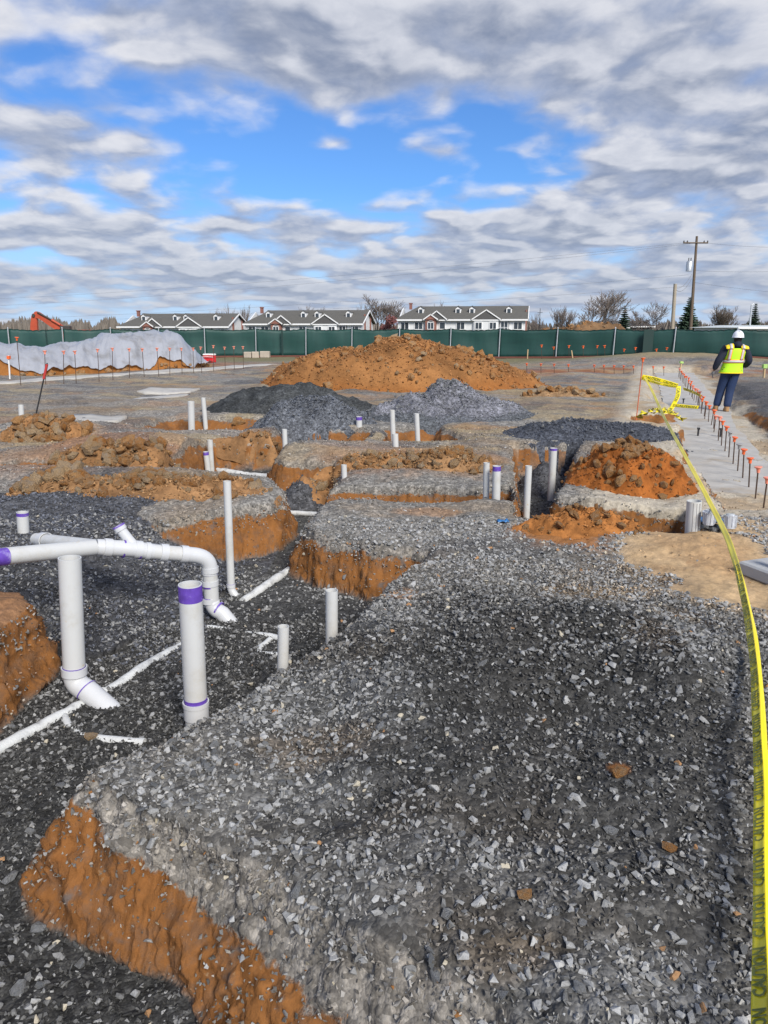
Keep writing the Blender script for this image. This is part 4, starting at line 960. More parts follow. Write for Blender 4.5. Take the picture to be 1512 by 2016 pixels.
# clear tubs on a blue board
c_ = U(1400, 1046, .0); g_ = gz(c_[0], c_[1])
M_BLUE = simple('blue_plastic', (.03, .16, .40), .45, var=.2, scale=8, dirt=(.3, .3, .3), dirt_amt=.4)
o = MB().box((0, 0, 0), (.22, .12, .016), None, .004).build('blue_board', M_BLUE, None, loc=(c_[0], c_[1], g_ + .065), rot=(0, R(3), R(-6))); tag(o, 'blue plastic board lying under the clear tubs', 'board')
m, t, b = mat('clear_tub_plastic'); b.inputs['Base Color'].default_value = (.72, .75, .80, 1); b.inputs['Roughness'].default_value = .2; b.inputs['Transmission Weight'].default_value = .45; b.inputs['IOR'].default_value = 1.3; M_TUB = m
for px, py, dz, tilt, lb in ((1394, 1040, .075, .03, 'clear plastic tub standing on the blue board'), (1436, 1042, .05, -.12, 'clear plastic tub tilted on the rubble right of the blue board')):
    q = Vector(U(px, py, .07)); q.z = g_ + dz; e = empty('plastic_tub', q, 0, lb, 'tub', 'clear plastic tubs'); e.rotation_euler = (0, -tilt, random.uniform(0, 3))
    MB().tube([(0, 0, 0), (0, 0, .1)], [.042, .050], 22, hollow=.003).build('cup', M_TUB, e)
    MB().tube([(0, 0, .096), (0, 0, .104)], .053, 22).build('lid', M_TUB, e); MB().tube([(0, 0, .104), (0, 0, .116)], .032, 18).build('knob', M_TUB, e)
    for k in range(10):
        a = k * .628; MB().tube([(.0465 * math.cos(a), .0465 * math.sin(a), .008), (.052 * math.cos(a), .052 * math.sin(a), .092)], .0022, 5).build('rib', M_TUB, e)
for i in range(9):
    s = random.uniform(.03, .06); link('stone', random.choice(BIGST), GROUND, (c_[0] + random.uniform(-.12, .28), c_[1] + random.uniform(-.14, .1), g_ + s * .4), (random.uniform(0, 3), 0, random.uniform(0, 6)), (s, s, s * .9))
q = U(990, 1029, .0); b_ = MB()
n = 9; vs = [(q_ * .012 - .05 + random.uniform(-.003, .003), r_ * .012 - .03, .012 + random.uniform(0, .022)) for q_ in range(n) for r_ in range(6)]
b_.add(vs, [(i * 6 + j, (i + 1) * 6 + j, (i + 1) * 6 + j + 1, i * 6 + j + 1) for i in range(n - 1) for j in range(5)], True)
o = b_.build('blue_rag', M_BLUE, None, loc=(q[0], q[1], gz(q[0], q[1]))); o.modifiers.new('Solid', 'SOLIDIFY').thickness = .004; tag(o, 'crumpled blue rag lying in front of the slim risers', 'rag')

# ------------------------------------------------------------------ stakes and marker posts
def stake(px, pyt, pyb, z, w, m, label, topx=None, flag=None, cat='stake'):
    b = Vector(U(px, pyb, z)); b.z = gz(b.x, b.y); t = Vector(AT(topx or px, pyt, b.y)) - b
    e = empty('stake', b, 0, label, cat, 'wooden and painted stakes'); q = t.to_track_quat('Z', 'Y').to_matrix()
    MB().box(t * .45, (w, w * .6, t.length * 1.1), q, w * .1).build('shaft', m, e)
    if flag: MB().box(t * flag[1], (w * flag[2], w * flag[3], t.length * flag[4]), q, w * .05).build('marking', flag[0], e)
    return e
M_REDP = simple('red_paint', (.42, .035, .03), .6, var=.25, scale=12); M_WHITEP = simple('white_paint', (.74, .73, .70), .6, var=.12, scale=10)
M_LIME = simple('lime_ribbon', (.35, .55, .15), .6, var=.2, scale=20)
stake(71, 715, 820, -.05, (.032), M_BLACK, 'black marker post with red top leaning right at far left', topx=93, flag=(M_REDP, .84, 1.12, 1.25, .28))
stake(20, 700, 749, -.2, .06, M_WHITEP, 'white stake with orange ribbon at far left before the stockpile', topx=17, flag=(M_ORANGE, .92, 2.2, 1.5, .14))
for px, a, b, lb in ((1127, 690, 712, 'pale wooden stake before the fence right of the clay mound'), (1296, 690, 710, 'pale wooden stake before the fence near the dark screen overlap'), (1038, 688, 710, 'pale wooden stake at the right foot of the clay mound'),
                     (547, 682, 700, 'pale wooden stake between the stone blocks and the clay mound'), (469, 680, 699, 'pale wooden stake left of the stone blocks'), (624, 684, 697, 'pale wooden stake just left of the clay mound top')):
    stake(px, a, b, -.2, .09, M_WOOD, lb, topx=px + random.uniform(-2, 2))
stake(1339, 711, 730, -.2, .09, M_WOOD, 'wooden stake with lime ribbon at the far end of the dowel row', topx=1342, flag=(M_LIME, .8, 1.5, 1.6, .3))
stake(1503, 717, 748, -.2, .09, M_WOOD, 'wooden stake with lime ribbon at the right edge', topx=1506, flag=(M_LIME, .85, 1.6, 1.6, .3))
# cut stone blocks and the cooler by the fence
M_BLOCK = simple('cut_stone', (.42, .36, .29), .9, var=.25, scale=5, bump=.4)
for px, w_, h_, lb in ((489, .45, .36, 'left stone block by the fence'), (503, .42, .38, 'middle stone block touching its left neighbour by the fence'), (522, .56, .39, 'right stone block standing apart by the fence')):
    q = U(px, 704.5, -.14); o = MB().box((0, 0, h_ / 2), (w_, .4, h_), None, .03).build('stone_block', M_BLOCK, None, loc=(q[0], q[1], gz(q[0], q[1])), rot=(0, 0, random.uniform(-.2, .2))); tag(o, lb, 'block', 'stone blocks by the fence')
q = U(413, 714, -.14); e = empty('cooler', (q[0], q[1], gz(q[0], q[1])), R(-15), 'red cooler with white lid at the right end of the plastic sheet', 'cooler')
MB().box((0, 0, .20), (.58, .36, .36), None, .03).build('body', simple('cooler_red', (.62, .03, .035), .4, var=.1), e); MB().box((0, 0, .42), (.60, .38, .09), None, .03).build('lid', M_WHITEP, e); MB().tube([(-.3, -.2, .3), (0, -.25, .32), (.3, -.2, .3)], .015, 8).build('handle', M_WHITEP, e)

# ------------------------------------------------------------------ plastic covered stockpile
def pile_axis(s): return np.array((-15.6 + 7.2 * s, 29.2 + 7.6 * s))
axd = np.array((7.2, 7.6)); LA = np.hypot(*axd); axd /= LA; axn = np.array((axd[1], -axd[0]))
def pile_h(s, t):
    ls = s * LA
    H = 1.20 + .05 * np.sin(ls * 1.1)
    H = np.where(s < .46, 1.02, H); k = sstep(.36, .52, s); H = (1.05 + .08 * np.sin(ls * 2.3)) * (1 - k) + (1.50 + .05 * np.sin(ls * .9)) * k
    H = H * sstep(.94, .78, s) ** .7
    return H * np.clip(1 - np.abs(t) ** 2.2, 0, 1)
def pile_pt(s, t):
    a = np.array((-15.6, 29.2))
    wid = (2.1 + .25 * np.sin(s * 9)) * (1 - .45 * sstep(.72, .9, s))
    return a[0] + axd[0] * s * LA + axn[0] * t * wid, a[1] + axd[1] * s * LA + axn[1] * t * wid
def pile_grid(ns, nt, t0, t1, s0=-.35, s1=.95):
    S, T = np.meshgrid(np.linspace(s0, s1, ns), np.linspace(t0, t1, nt), indexing='ij'); return S.ravel(), T.ravel()
def grid_faces(n, m):
    i = np.arange((n - 1) * (m - 1)); r_, c_ = i // (m - 1), i % (m - 1); b0 = r_ * m + c_
    return np.stack([b0, b0 + m, b0 + m + 1, b0 + 1], 1)
S, T = pile_grid(190, 60, -1.05, 1.05); X, Y = pile_pt(S, T); g0 = ground(X, Y)
Z = g0 + pile_h(S, T) * .93 + .06 * fbm(X * 2.5, Y * 2.5, 4, 501) - .03
Ccol = CLAY[None] * .95 * (1 + .3 * fbm(X * 2, Y * 2, 4, 502))[:, None]
e = empty('stockpile', (X.mean(), Y.mean(), -.15), 0, 'long low stockpile of clay at left under the white plastic sheet', 'dirt mound')
V = np.stack([X, Y, Z], 1) - np.array(e.location)[None]
link('soil', np_mesh('soil', V, grid_faces(190, 60), M_GROUND, np.clip(Ccol, .01, 1), {'grav': np.full(len(V), .05)}, True), e)
pts = np.stack([X, Y, Z], 1)[(T > .93) & (T < 1.03)]
clods_on(e, pts, 80, .05, .16, CLODM + CLODB, 2.0)
S, T = pile_grid(420, 120, -.82, 1.0, -.33, .92); 
hem = .985 + .05 * np.sin(S * 17) + .07 * fbm(S * 9, S * 0 + 3, 3, 503) + .16 * sstep(.70, .86, S) - .13 * np.exp(-((S - .64) / .03) ** 2) - .36 * np.exp(-((S + .02) / .05) ** 2) - .25 * sstep(-.1, -.16, S)
T = np.where(T > 0, T * hem, T)
X, Y = pile_pt(S, T); base = pile_h(S, T)
fold = .26 * np.abs(fbm(S * LA * .9 + T * 1.3, T * .55, 4, 505, .55)) + .10 * fbm(S * LA * 2.2 + T * 2, T * .8, 4, 506) + .05 * np.sin(S * LA * 7 + 4 * fbm(S * 9, T, 2, 507) + T * 3)
Z = ground(X, Y) + base + .05 + fold * (.5 + .5 * np.abs(T)) * .9
m, t, b = mat('white_plastic_sheet'); g = t.add('ShaderNodeNewGeometry'); n_ = t.noise(g.outputs['Position'], 1.3, 6, .6)
t.put(b.inputs['Base Color'], t.mix(t.ramp(n_, .45, .7), (.36, .38, .42, 1), (.25, .255, .265, 1))); b.inputs['Roughness'].default_value = .32; b.inputs['Specular IOR Level'].default_value = .5
b.inputs['Alpha'].default_value = .84; M_SHEET = m
o = link('plastic_sheet', np_mesh('plastic_sheet', np.stack([X, Y, Z], 1), grid_faces(420, 120), M_SHEET, smooth=True)); tag(o, 'wrinkled white plastic sheet draped over the stockpile at left', 'plastic sheet')

# ------------------------------------------------------------------ green screened fence
FP = [(-210, 44.0), (-95, 44.2), (15, 44.5), (122, 45), (217, 45.5), (312, 46), (402, 46.3), (503, 46.8), (602, 47), (693, 46.8), (787, 46.4), (888, 45.6), (985, 45), (1098.6, 43.8), (1212, 42.6), (1331, 41.2), (1453, 39.8), (1585, 38.6), (1730, 37.4)]
m, t, b = mat('green_windscreen'); g = t.add('ShaderNodeNewGeometry'); P = g.outputs['Position']
n1 = t.noise(t.vmath('MULTIPLY', P, (.7, .7, 5)), 1.0, 5, .6); n2 = t.noise(t.vmath('MULTIPLY', P, (5, 5, .7)), 1.0, 4, .6)
t.put(b.inputs['Base Color'], t.mix(t.math('MULTIPLY', t.math('ADD', n1, n2), .5), (.003, .028, .026, 1), (.015, .078, .064, 1))); b.inputs['Roughness'].default_value = .6; M_SCREEN = m
M_SCREEND = simple('dark_screen_overlap', (.006, .03, .026), .7, var=.3)
fence = empty('fence', AT(756, 690, 46.6), 0, 'long chain link fence with dark green windscreen across the site', 'fence'); FO = fence.location
PT = []
for px, d in FP:
    top = Vector(AT(px, 645.5, d)); bz = gz(top.x, top.y); PT.append((top, bz))
    MB().tube([Vector((top.x - .04, top.y, bz - .2)) - FO, top - FO], .034, 10).build('post', M_GALV, fence)
    MB().tube([top - FO, top - FO + Vector((0, 0, .05))], [.045, .012], 10).build('post_cap', M_GALV, fence)
for i in range(len(PT) - 1):
    (a, az), (c, cz) = PT[i], PT[i + 1]; n, mm = 26, 9; vs = []
    for u in range(n):
        f = u / (n - 1); top = a.lerp(c, f); bz = gz(top.x, top.y) + .05 + .05 * random.random()
        zt = top.z - .05 - .09 * math.sin(math.pi * f) * random.uniform(.8, 1.1) + .015 * math.sin(u * 2.1)
        for v in range(mm):
            h = v / (mm - 1)
            vs.append(Vector((top.x, top.y + .09 + .035 * math.sin(f * 9 + i * 2 + h * 2) * math.sin(math.pi * f) + .03 * math.sin(h * 5 + i), bz + (zt - bz) * h)) - FO)
    b_ = MB(); b_.add(vs, [(u * mm + v, (u + 1) * mm + v, (u + 1) * mm + v + 1, u * mm + v + 1) for u in range(n - 1) for v in range(mm - 1)], True)
    o = b_.build('screen_panel', M_SCREEN, fence); sm = o.modifiers.new('Solid', 'SOLIDIFY'); sm.thickness = .01
    MB().tube([vs[u * mm + mm - 1] + Vector((0, -.012, -.01)) for u in range(0, n)], .016, 6).build('top_hem', M_SCREEND, fence)
for px, d, w_ in ((279, 45.6, .10), (555, 46.7, .10), (1278, 41.7, .55), (90, 44.7, .06)):
    t_ = Vector(AT(px, 648, d)); bz = gz(t_.x, t_.y); MB().box(Vector((t_.x, t_.y - .02, (t_.z + bz) / 2)) - FO, (w_, .02, t_.z - bz - .05), None, .004).build('screen_overlap', M_SCREEND, fence)
sock = MB().tube([Vector((a.x, a.y - .25, az + .03 + random.uniform(0, .03))) for a, az in PT for _ in (0,)], .075, 8).build('silt_sock', simple('silt_sock', (.13, .045, .03), .9, var=.4, scale=3)); tag(sock, 'dark reddish silt sock lying along the foot of the fence', 'silt sock')

# ------------------------------------------------------------------ caution tape
def tape_path(pts, n=220):
    P = [Vector(AT(px, py, d)) for px, py, d in pts]; out = []
    for i in range(len(P) - 1):
        p0 = P[max(0, i - 1)]; p1 = P[i]; p2 = P[i + 1]; p3 = P[min(len(P) - 1, i + 2)]; m_ = max(3, int(n * (p2 - p1).length / 16))
        for k in range(m_):
            t = k / m_; out.append(.5 * ((2 * p1) + (p2 - p0) * t + (2 * p0 - 5 * p1 + 4 * p2 - p3) * t * t + (3 * p1 - p0 - 3 * p2 + p3) * t ** 3))
    out.append(P[-1]); return out
M_TAPE = simple('yellow_tape', (.80, .66, .015), .35, var=.08, scale=3); M_INK = simple('black_tape_print', (.15, .17, .03), .5, var=.2)
def tape_text():
    cu = bpy.data.curves.new('lettering', 'FONT'); cu.body = 'CAUTION'; cu.size = 1.0; cu.align_x = 'LEFT'; cu.resolution_u = 2; cu.offset = .034
    ob = bpy.data.objects.new('lettering', cu); COL.objects.link(ob); dg = bpy.context.evaluated_depsgraph_get(); me = ob.evaluated_get(dg).to_mesh()
    v = np.array([q.co[:] for q in me.vertices]); f = [tuple(p.vertices) for p in me.polygons]; ob.to_mesh_clear(); COL.objects.unlink(ob); bpy.data.objects.remove(ob); bpy.data.curves.remove(cu)
    v[:, 0] -= v[:, 0].min(); v[:, 1] -= v[:, 1].min(); v[:, 1] /= v[:, 1].max(); v[:, 0] /= v[:, 0].max()
    return v, f
TXT = tape_text()
def ribbon(label, pts, width, tilt, parts_text=True, pitch=.42, name='caution_tape', n=220, tmax=99, text_h=.62, fold=None):
    """tape along pts; tilt(s) = roll of the strip, s metres along"""
    P = tape_path(pts, n); o0 = P[0]
    s = [0.0]
    for a, b in zip(P, P[1:]): s.append(s[-1] + (b - a).length)
    fr = []
    for i, p in enumerate(P):
        tg = (P[min(i + 1, len(P) - 1)] - P[max(i - 1, 0)]).normalized(); sd = tg.cross(Vector((0, 0, 1))); sd = sd.normalized() if sd.length > .05 else Vector((1, 0, 0)); up = sd.cross(tg)
        a = tilt(s[i]); wv = sd * math.cos(a) + up * math.sin(a); nn = tg.cross(wv)
        if nn.dot(Vector((0, 0, CAMZ)) - p) < 0: nn = -nn
        fr.append((p - o0, wv, nn))
    b = MB(); cols = [-1, -.5, 0, .5, 1]
    vs = [f[0] + f[1] * (c * width / 2) + f[2] * (.0035 * (c * c) + .002 * math.sin(i * .7 + c)) for i, f in enumerate(fr) for c in cols]
    k = len(cols); b.add(vs, [(i * k + j, i * k + j + 1, (i + 1) * k + j + 1, (i + 1) * k + j) for i in range(len(fr) - 1) for j in range(k - 1)], True)
    e = empty(name, o0, 0, label, 'caution tape', 'yellow caution tape')
    ob = b.build('strip', M_TAPE, e); sm = ob.modifiers.new('Solid', 'SOLIDIFY'); sm.thickness = .0012; sm.offset = 0
    if parts_text:
        S = np.array(s); L = pitch * .80; x0 = pitch * .1
        tv, tf = TXT
        while x0 + L < min(S[-1], tmax):
            V = []
            for q in tv:
                u = x0 + q[0] * L; i = min(max(int(np.searchsorted(S, u)) - 1, 0), len(fr) - 2); f = (u - S[i]) / (S[i + 1] - S[i] + 1e-9)
                p = fr[i][0].lerp(fr[i + 1][0], f); wv = fr[i][1].lerp(fr[i + 1][1], f); nn = fr[i][2].lerp(fr[i + 1][2], f)
                c = (q[1] - .5) * text_h * (1 if fr[i][1].cross(fr[i][2]).dot(fr[i + 1][0] - fr[i][0]) > 0 else -1)
                V.append(p + wv * (c * width) + nn * (.0035 * 4 * c * c + .0032))
            bb = MB(); bb.add(V, tf); o = bb.build('lettering', M_INK, e); x0 += pitch
    return e
main = [(1499, 2070, 1.22), (1497, 2016, 1.32), (1496, 1700, 1.79), (1494, 1500, 2.22), (1478, 1250, 3.15), (1440, 1080, 4.5), (1395, 985, 5.9), (1350, 900, 7.9), (1308, 822, 10.8), (1283, 768, 13.0), (1268, 741, 14.4)]
ribbon('long yellow caution tape running from the orange stake down the right edge', main, .037, lambda s: .55 + .25 * math.sin(s * .8), pitch=.18, text_h=.92, tmax=3.4)
fold = [(1530, 2070, 1.23), (1511, 1700, 1.81), (1502, 1480, 2.28), (1483, 1250, 3.17), (1448, 1100, 4.3)]
ribbon('second fold of yellow tape lying against the long tape at lower right', fold, .032, lambda s: -.35 + .1 * math.sin(s), False)
sb = U(1262, 816, 0.0)
stake_b = Vector((sb[0], 14.4, gz(sb[0], 14.4)))
dowel(stake_b, AT(1266, 706, 14.4), 'o', 'tall orange painted bar that the caution tape is tied to', 'tall bars at right', 1.2, 1.1, BARO, 'marker bar')
ribbon('upper caution tape strip stretched from the orange bar to the grey footing stake', [(1264, 741, 14.4), (1290, 746, 14.5), (1318, 754, 14.7), (1334, 759, 14.8)], .075, lambda s: 1.2, True, .5, n=400, text_h=.7)
ribbon('lower caution tape strip sagging beside the upper one', [(1264, 745, 14.35), (1290, 753, 14.45), (1320, 760, 14.65), (1334, 761, 14.75)], .05, lambda s: 1.0, True, .5, n=400, text_h=.7)
ribbon('caution tape strip hanging down from the grey footing stake', [(1336, 760, 14.75), (1334, 780, 14.6), (1326, 797, 14.4), (1320, 807, 14.2)], .085, lambda s: .1, True, .45, n=600, text_h=.7)
ribbon('caution tape strip lying across the footing to the dowels', [(1325, 797, 14.0), (1340, 799, 14.0), (1375, 802, 14.0)], .07, lambda s: 1.1, True, .5, n=500, text_h=.7)
ribbon('caution tape strip running behind the dowel row', [(1345, 765, 17.0), (1360, 770, 16.6), (1380, 779, 16.0)], .07, lambda s: 1.2, True, .5, n=500, text_h=.7)
tp = []
for k in range(26):
    a = k / 25; tp.append((1256 + 90 * a + 4 * math.sin(k * 2.3), 819 - 12 * math.sin(a * 3.1) + 4 * math.sin(k * 1.7) + (8 if k > 20 else 0), 13.3 + .22 * math.sin(k * 1.9)))
ribbon('crumpled pile of yellow caution tape on the dirt beside the footing', tp, .085, lambda s: .6 * math.sin(s * 7), True, .4, n=700, text_h=.7)
q = U(1333, 790, -.23); e = empty('stake', (U(1334, 775, -.23)[0], 14.85, -.24), 0, 'short pale stake on the footing carrying the caution tape', 'stake', 'wooden and painted stakes')
MB().box((0, 0, .22), (.07, .05, .62), None, .006).build('shaft', M_WOOD, e)
tag(e)
# ------------------------------------------------------------------ apartment houses behind the fence
M_ROOF = simple('grey_shingle', (.10, .096, .085), .9, var=.22, scale=1.6, bump=.3)
M_SIDING = simple('white_siding', (.66, .67, .67), .7, var=.06, scale=1)
M_TRIM = simple('white_trim', (.76, .76, .75), .6, var=.04)
M_GREYS = simple('grey_gable_siding', (.085, .083, .082), .8, var=.12, scale=2)
M_BRICK = simple('red_brick', (.25, .11, .085), .85, var=.25, scale=5)
M_BEIGE = simple('beige_siding', (.42, .35, .26), .8, var=.1, scale=2)
M_SHADEIN = simple('balcony_shade_panel', (.22, .22, .22), .8, var=.2)
m, t, b = mat('window_glass'); b.inputs['Base Color'].default_value = (.035, .045, .055, 1); b.inputs['Roughness'].default_value = .08; b.inputs['Specular IOR Level'].default_value = .8; M_GLASS = m
def window(parent, x, z, w, h, y=0.0, arch=False, frame=None):
    """white frame standing proud of the wall, dark pane and a mullion"""
    f = MB(); k = .13
    for (cx, cz, ww, hh) in ((x - w / 2 - k / 2, z, k, h + 2 * k), (x + w / 2 + k / 2, z, k, h + 2 * k), (x, z + h / 2 + k / 2, w, k), (x, z - h / 2 - k / 2, w, k)): f.box((cx, y - .06, cz), (ww, .16, hh))
    n = max(1, round(w / .85))
    for i in range(1, n): f.box((x - w / 2 + w * i / n, y - .05, z), (.10, .12, h))
    if arch:
        f.rings([[(x + (w / 2 + k - dr) * math.cos(a), yy, z + h / 2 + (w / 2 + k - dr) * math.sin(a) * .55) for a in [math.pi * i / 10 for i in range(11)]] for dr, yy in ((0, y - .14), (.16, y - .14), (.16, y), (0, y), (0, y - .14))], cap=False, close=False)
    fr = f.build('window', frame or M_TRIM, parent)
    p = MB(); p.box((x, y - .01, z), (w, .06, h))
    if arch: p.prism([(x + w / 2 * math.cos(a), z + h / 2 + w / 2 * math.sin(a) * .55) for a in [math.pi * i / 10 for i in range(11)]], y - .05, y + .02)
    p.build('pane', M_GLASS, fr)
    return fr
def gable(parent, x, w, z0, rise, y, depth, front, ridge_y):
    """front gable: clad triangle, white barge boards, its own small roof running back"""
    MB().prism([(x - w / 2, z0), (x + w / 2, z0), (x, z0 + rise)], y, y + .25).build('pediment', front, parent)
    b = MB()
    for s in (-1, 1):
        L = math.hypot(w / 2 + .3, rise); an = math.atan2(rise, w / 2)
        M_ = Matrix.Rotation(s * an, 3, 'Y')
        b.box((x + s * (w / 4 + .05), y - .12, z0 + rise / 2 + .05), (L + .1, .2, .24), M_)
    b.build('barge_board', M_TRIM, parent)
    r_ = MB()
    for s in (-1, 1):
        r_.add([(x, y - .1, z0 + rise + .2), (x + s * (w / 2 + .4), y - .1, z0 - .05), (x + s * (w / 2 + .4), y + depth, z0 - .05), (x, y + depth, z0 + rise + .2),
                (x, y - .1, z0 + rise + .32), (x + s * (w / 2 + .4), y - .1, z0 + .07), (x + s * (w / 2 + .4), y + depth, z0 + .07), (x, y + depth, z0 + rise + .32)],
               [(0, 1, 2, 3), (4, 7, 6, 5), (0, 4, 5, 1), (1, 5, 6, 2), (2, 6, 7, 3), (3, 7, 4, 0)])
    r_.build('gable_roof', M_ROOF, parent)
def apartments(label, pxl, pxr, pye, pyr, d, yaw, dormers, gables, floors=2, balconies=(.25, .62, .80), chim=(0.02,)):
    cl = AT(pxl, pye, d); cr = AT(pxr, pye, d); ez = AT((pxl + pxr) / 2, pye, d)[2]; rz = AT((pxl + pxr) / 2, pyr, d + 6)[2]
    L = (cr[0] - cl[0]) / math.cos(yaw); D = 13.0; g = ez - 5.7
    e = empty('apartment_house', ((cl[0] + cr[0]) / 2, d, g), -yaw, label, 'house', 'apartment houses behind the fence')
    ez -= g; rz -= g
    MB().box((0, D / 2, ez / 2), (L, D, ez)).build('wall', M_SIDING, e)
    gz_ = ez + (rz - ez)
    for s in (-1, 1):
        MB().add([(s * L / 2 * .999, .2, ez), (s * L / 2 * .999, D - .2, ez), (s * L / 2 * .999, D / 2, rz - .2), (s * (L / 2 - .3), .2, ez), (s * (L / 2 - .3), D - .2, ez), (s * (L / 2 - .3), D / 2, rz - .2)],
                 [(0, 1, 2), (3, 5, 4), (0, 3, 4, 1), (1, 4, 5, 2), (2, 5, 3, 0)]).build('gable_wall', M_SIDING, e)
    r_ = MB(); ov = .7; zt = .22; hip = 4.5
    for s, yy in ((-1, -ov), (1, D + ov)):
        q = [(-L / 2 - .6, yy, ez - .1), (L / 2 + .6, yy, ez - .1), (L / 2 + .6, D / 2, rz), (-L / 2 - .6 + hip, D / 2, rz)]
        r_.add(q + [(a, b_, c + zt) for a, b_, c in q], [(0, 1, 2, 3), (4, 7, 6, 5), (0, 4, 5, 1), (1, 5, 6, 2), (2, 6, 7, 3), (3, 7, 4, 0)])
    q = [(-L / 2 - .6, -ov, ez - .1), (-L / 2 - .6, D + ov, ez - .1), (-L / 2 - .6 + hip, D / 2, rz)]
    r_.add(q + [(a, b_, c + zt) for a, b_, c in q], [(0, 2, 1), (3, 4, 5), (0, 1, 4, 3), (1, 2, 5, 4), (2, 0, 3, 5)])
    roof = r_.build('roof', M_ROOF, e)
    MB().box((0, -ov - .05, ez - .12), (L + 1.2, .22, .36)).build('gutter', M_TRIM, e)
    bb = MB()
    for s in (-1, 1):
        an = math.atan2(rz - ez, D / 2 + ov); ln = math.hypot(rz - ez, D / 2 + ov)
        bb.box((L / 2 + .66, D / 2 + s * (D / 4 + ov / 2), (ez + rz) / 2 + .05), (.18, ln, .28), Matrix.Rotation(-s * an, 3, 'X'))
    bb.build('barge_board', M_TRIM, e)
    for c in chim: MB().box((-L / 2 + L * c, D / 2 - .5, rz + .2), (.6, .8, 1.4)).box((-L / 2 + L * c, D / 2 - .5, rz + .9), (.8, 1.0, .2)).build('chimney', M_BRICK, roof)
    for yy in (3.4, 9.6): MB().box((L / 2 + .12, yy, (ez + 2.2) / 2), (.3, .7, ez + 2.2)).build('chimney_stack', M_BRICK, e)
    slope = (rz - ez) / (D / 2 + ov)
    for f in dormers:
        x = -L / 2 + L * f; yb = 2.6; zb = ez + (yb + ov) * slope; w_, h_ = 1.25, 1.15
        b = MB(); b.box((x, yb + 1.4, zb + h_ / 2 - .2), (w_, 2.8, h_ + .4)); b.prism([(x - w_ / 2, zb + h_), (x + w_ / 2, zb + h_), (x, zb + h_ + .5)], yb, yb + 2.6); dm = b.build('dormer', M_TRIM, e)
        MB().box((x, yb - .02, zb + h_ * .52), (.75, .08, .85)).build('pane', M_GLASS, dm)
        rr_ = MB()
        for s in (-1, 1): rr_.box((x + s * w_ * .28, yb + 1.5, zb + h_ + .33), (w_ * .78, 3.4, .1), Matrix.Rotation(s * .66, 3, 'Y'))
        rr_.build('dormer_roof', M_ROOF, dm)
    taken = []
    for (f, w_, kind) in gables:
        x = -L / 2 + L * f; taken.append((x - w_ / 2, x + w_ / 2)); rise = w_ * .36
        if kind == 'brick':
            bw = w_ * .46
            MB().box((x - w_ * .12, -.45, ez / 2), (bw, 1.1, ez)).build('bay', M_BRICK, e); gable(e, x + w_ * .12, w_ * .86, ez, w_ * .33, -.9, 7, M_GREYS, 0); gable(e, x - w_ * .12, bw + .6, ez, bw * .42, -1.3, 6, M_BRICK, 0)
            for z in (1.6, 4.3): window(e, x - w_ * .12, z, 1.3, 1.4, -1.02, z > 2)
            for z in (1.6, 4.3): window(e, x + w_ * .36, z, 1.2, 1.4, 0)
        else:
            MB().box((x, -.3, ez / 2), (w_, .7, ez)).build('bay', M_SIDING, e); gable(e, x, w_ + .6, ez, rise, -.9, 7, M_GREYS, 0)
            for z in (1.6, 4.3):
                for k in (-.3, .28): window(e, x + w_ * k, z, 1.4, 1.4, -.66)
    n = int(L / 3.1)
    for i in range(n):
        x = -L / 2 + L * (i + .5) / n
        if any(a - .9 < x < c + .9 for a, c in taken): continue
        isb = any(abs((x + L / 2) / L - q) < .055 for q in balconies)
        for z in (1.6, 4.3):
            if isb:
                MB().box((x, -.04, z - .1), (2.6, .10, 2.5)).build('balcony_shade_panel', M_SHADEIN, e)  # flat grey panel on the wall, painted stand-in for the balcony's shade
                rl = MB(); rl.box((x, -1.2, z - 1.35), (2.8, 2.3, .14)); rl.box((x, -2.3, z - .35), (2.8, .06, .07))
                for k in range(9): rl.box((x - 1.35 + k * .3375, -2.3, z - .85), (.05, .05, .95))
                rl.build('balcony', M_TRIM, e); window(e, x + .2, z - .1, 1.5, 1.9, -.10)
            else: window(e, x, z, 1.75, 1.5, 0)
    return e
apartments('leftmost low apartment house with grey roof, partly hidden behind the stockpile', 230, 452, 643, 619, 185, R(10), (.18, .48, .58, .86), ((.30, 5.4, 'brick'), (.66, 5.6, 'big')), chim=(.07,))
apartments('middle apartment house with four dormers and a white gable end', 480, 712, 637.5, 612.5, 180, R(11), (.17, .48, .60, .87), ((.30, 5.4, 'brick'), (.70, 5.6, 'big')), chim=(.07,))
apartments('right apartment house with white front and balconies above the clay mound', 784, 1030, 629, 604.5, 176, R(11), (.17, .47, .58, .87), ((.29, 5.4, 'brick'), (.70, 5.6, 'big')), chim=(.07,))
# low roofs on the right, beyond the fence
def low_house(label, pxl, pxr, pye, pyr, d, roofm, wallm, cat='house', D=8, ov=.4):
    a, c = AT(pxl, pye, d), AT(pxr, pye, d); ez = a[2]; rz = AT(pxl, pyr, d)[2]; L = c[0] - a[0]; g = gz((a[0] + c[0]) / 2, d)
    e = empty('low_house', ((a[0] + c[0]) / 2, d, g), 0, label, cat); ez -= g; rz -= g
    MB().box((0, D / 2, ez / 2), (L - 2 * ov, D - 2 * ov, ez)).build('wall', wallm, e)
    MB().add([(-L / 2, 0, ez), (L / 2, 0, ez), (L / 2, D, ez), (-L / 2, D, ez), (-L / 2 + .6, D / 2, rz), (L / 2 - .6, D / 2, rz)], [(0, 1, 5, 4), (1, 2, 5), (2, 3, 4, 5), (3, 0, 4), (3, 2, 1, 0)]).build('roof', roofm, e)
    b = MB().box((0, -.03, ez - .02), (L, .12, .16)).build('gutter', M_TRIM, e)
    return e
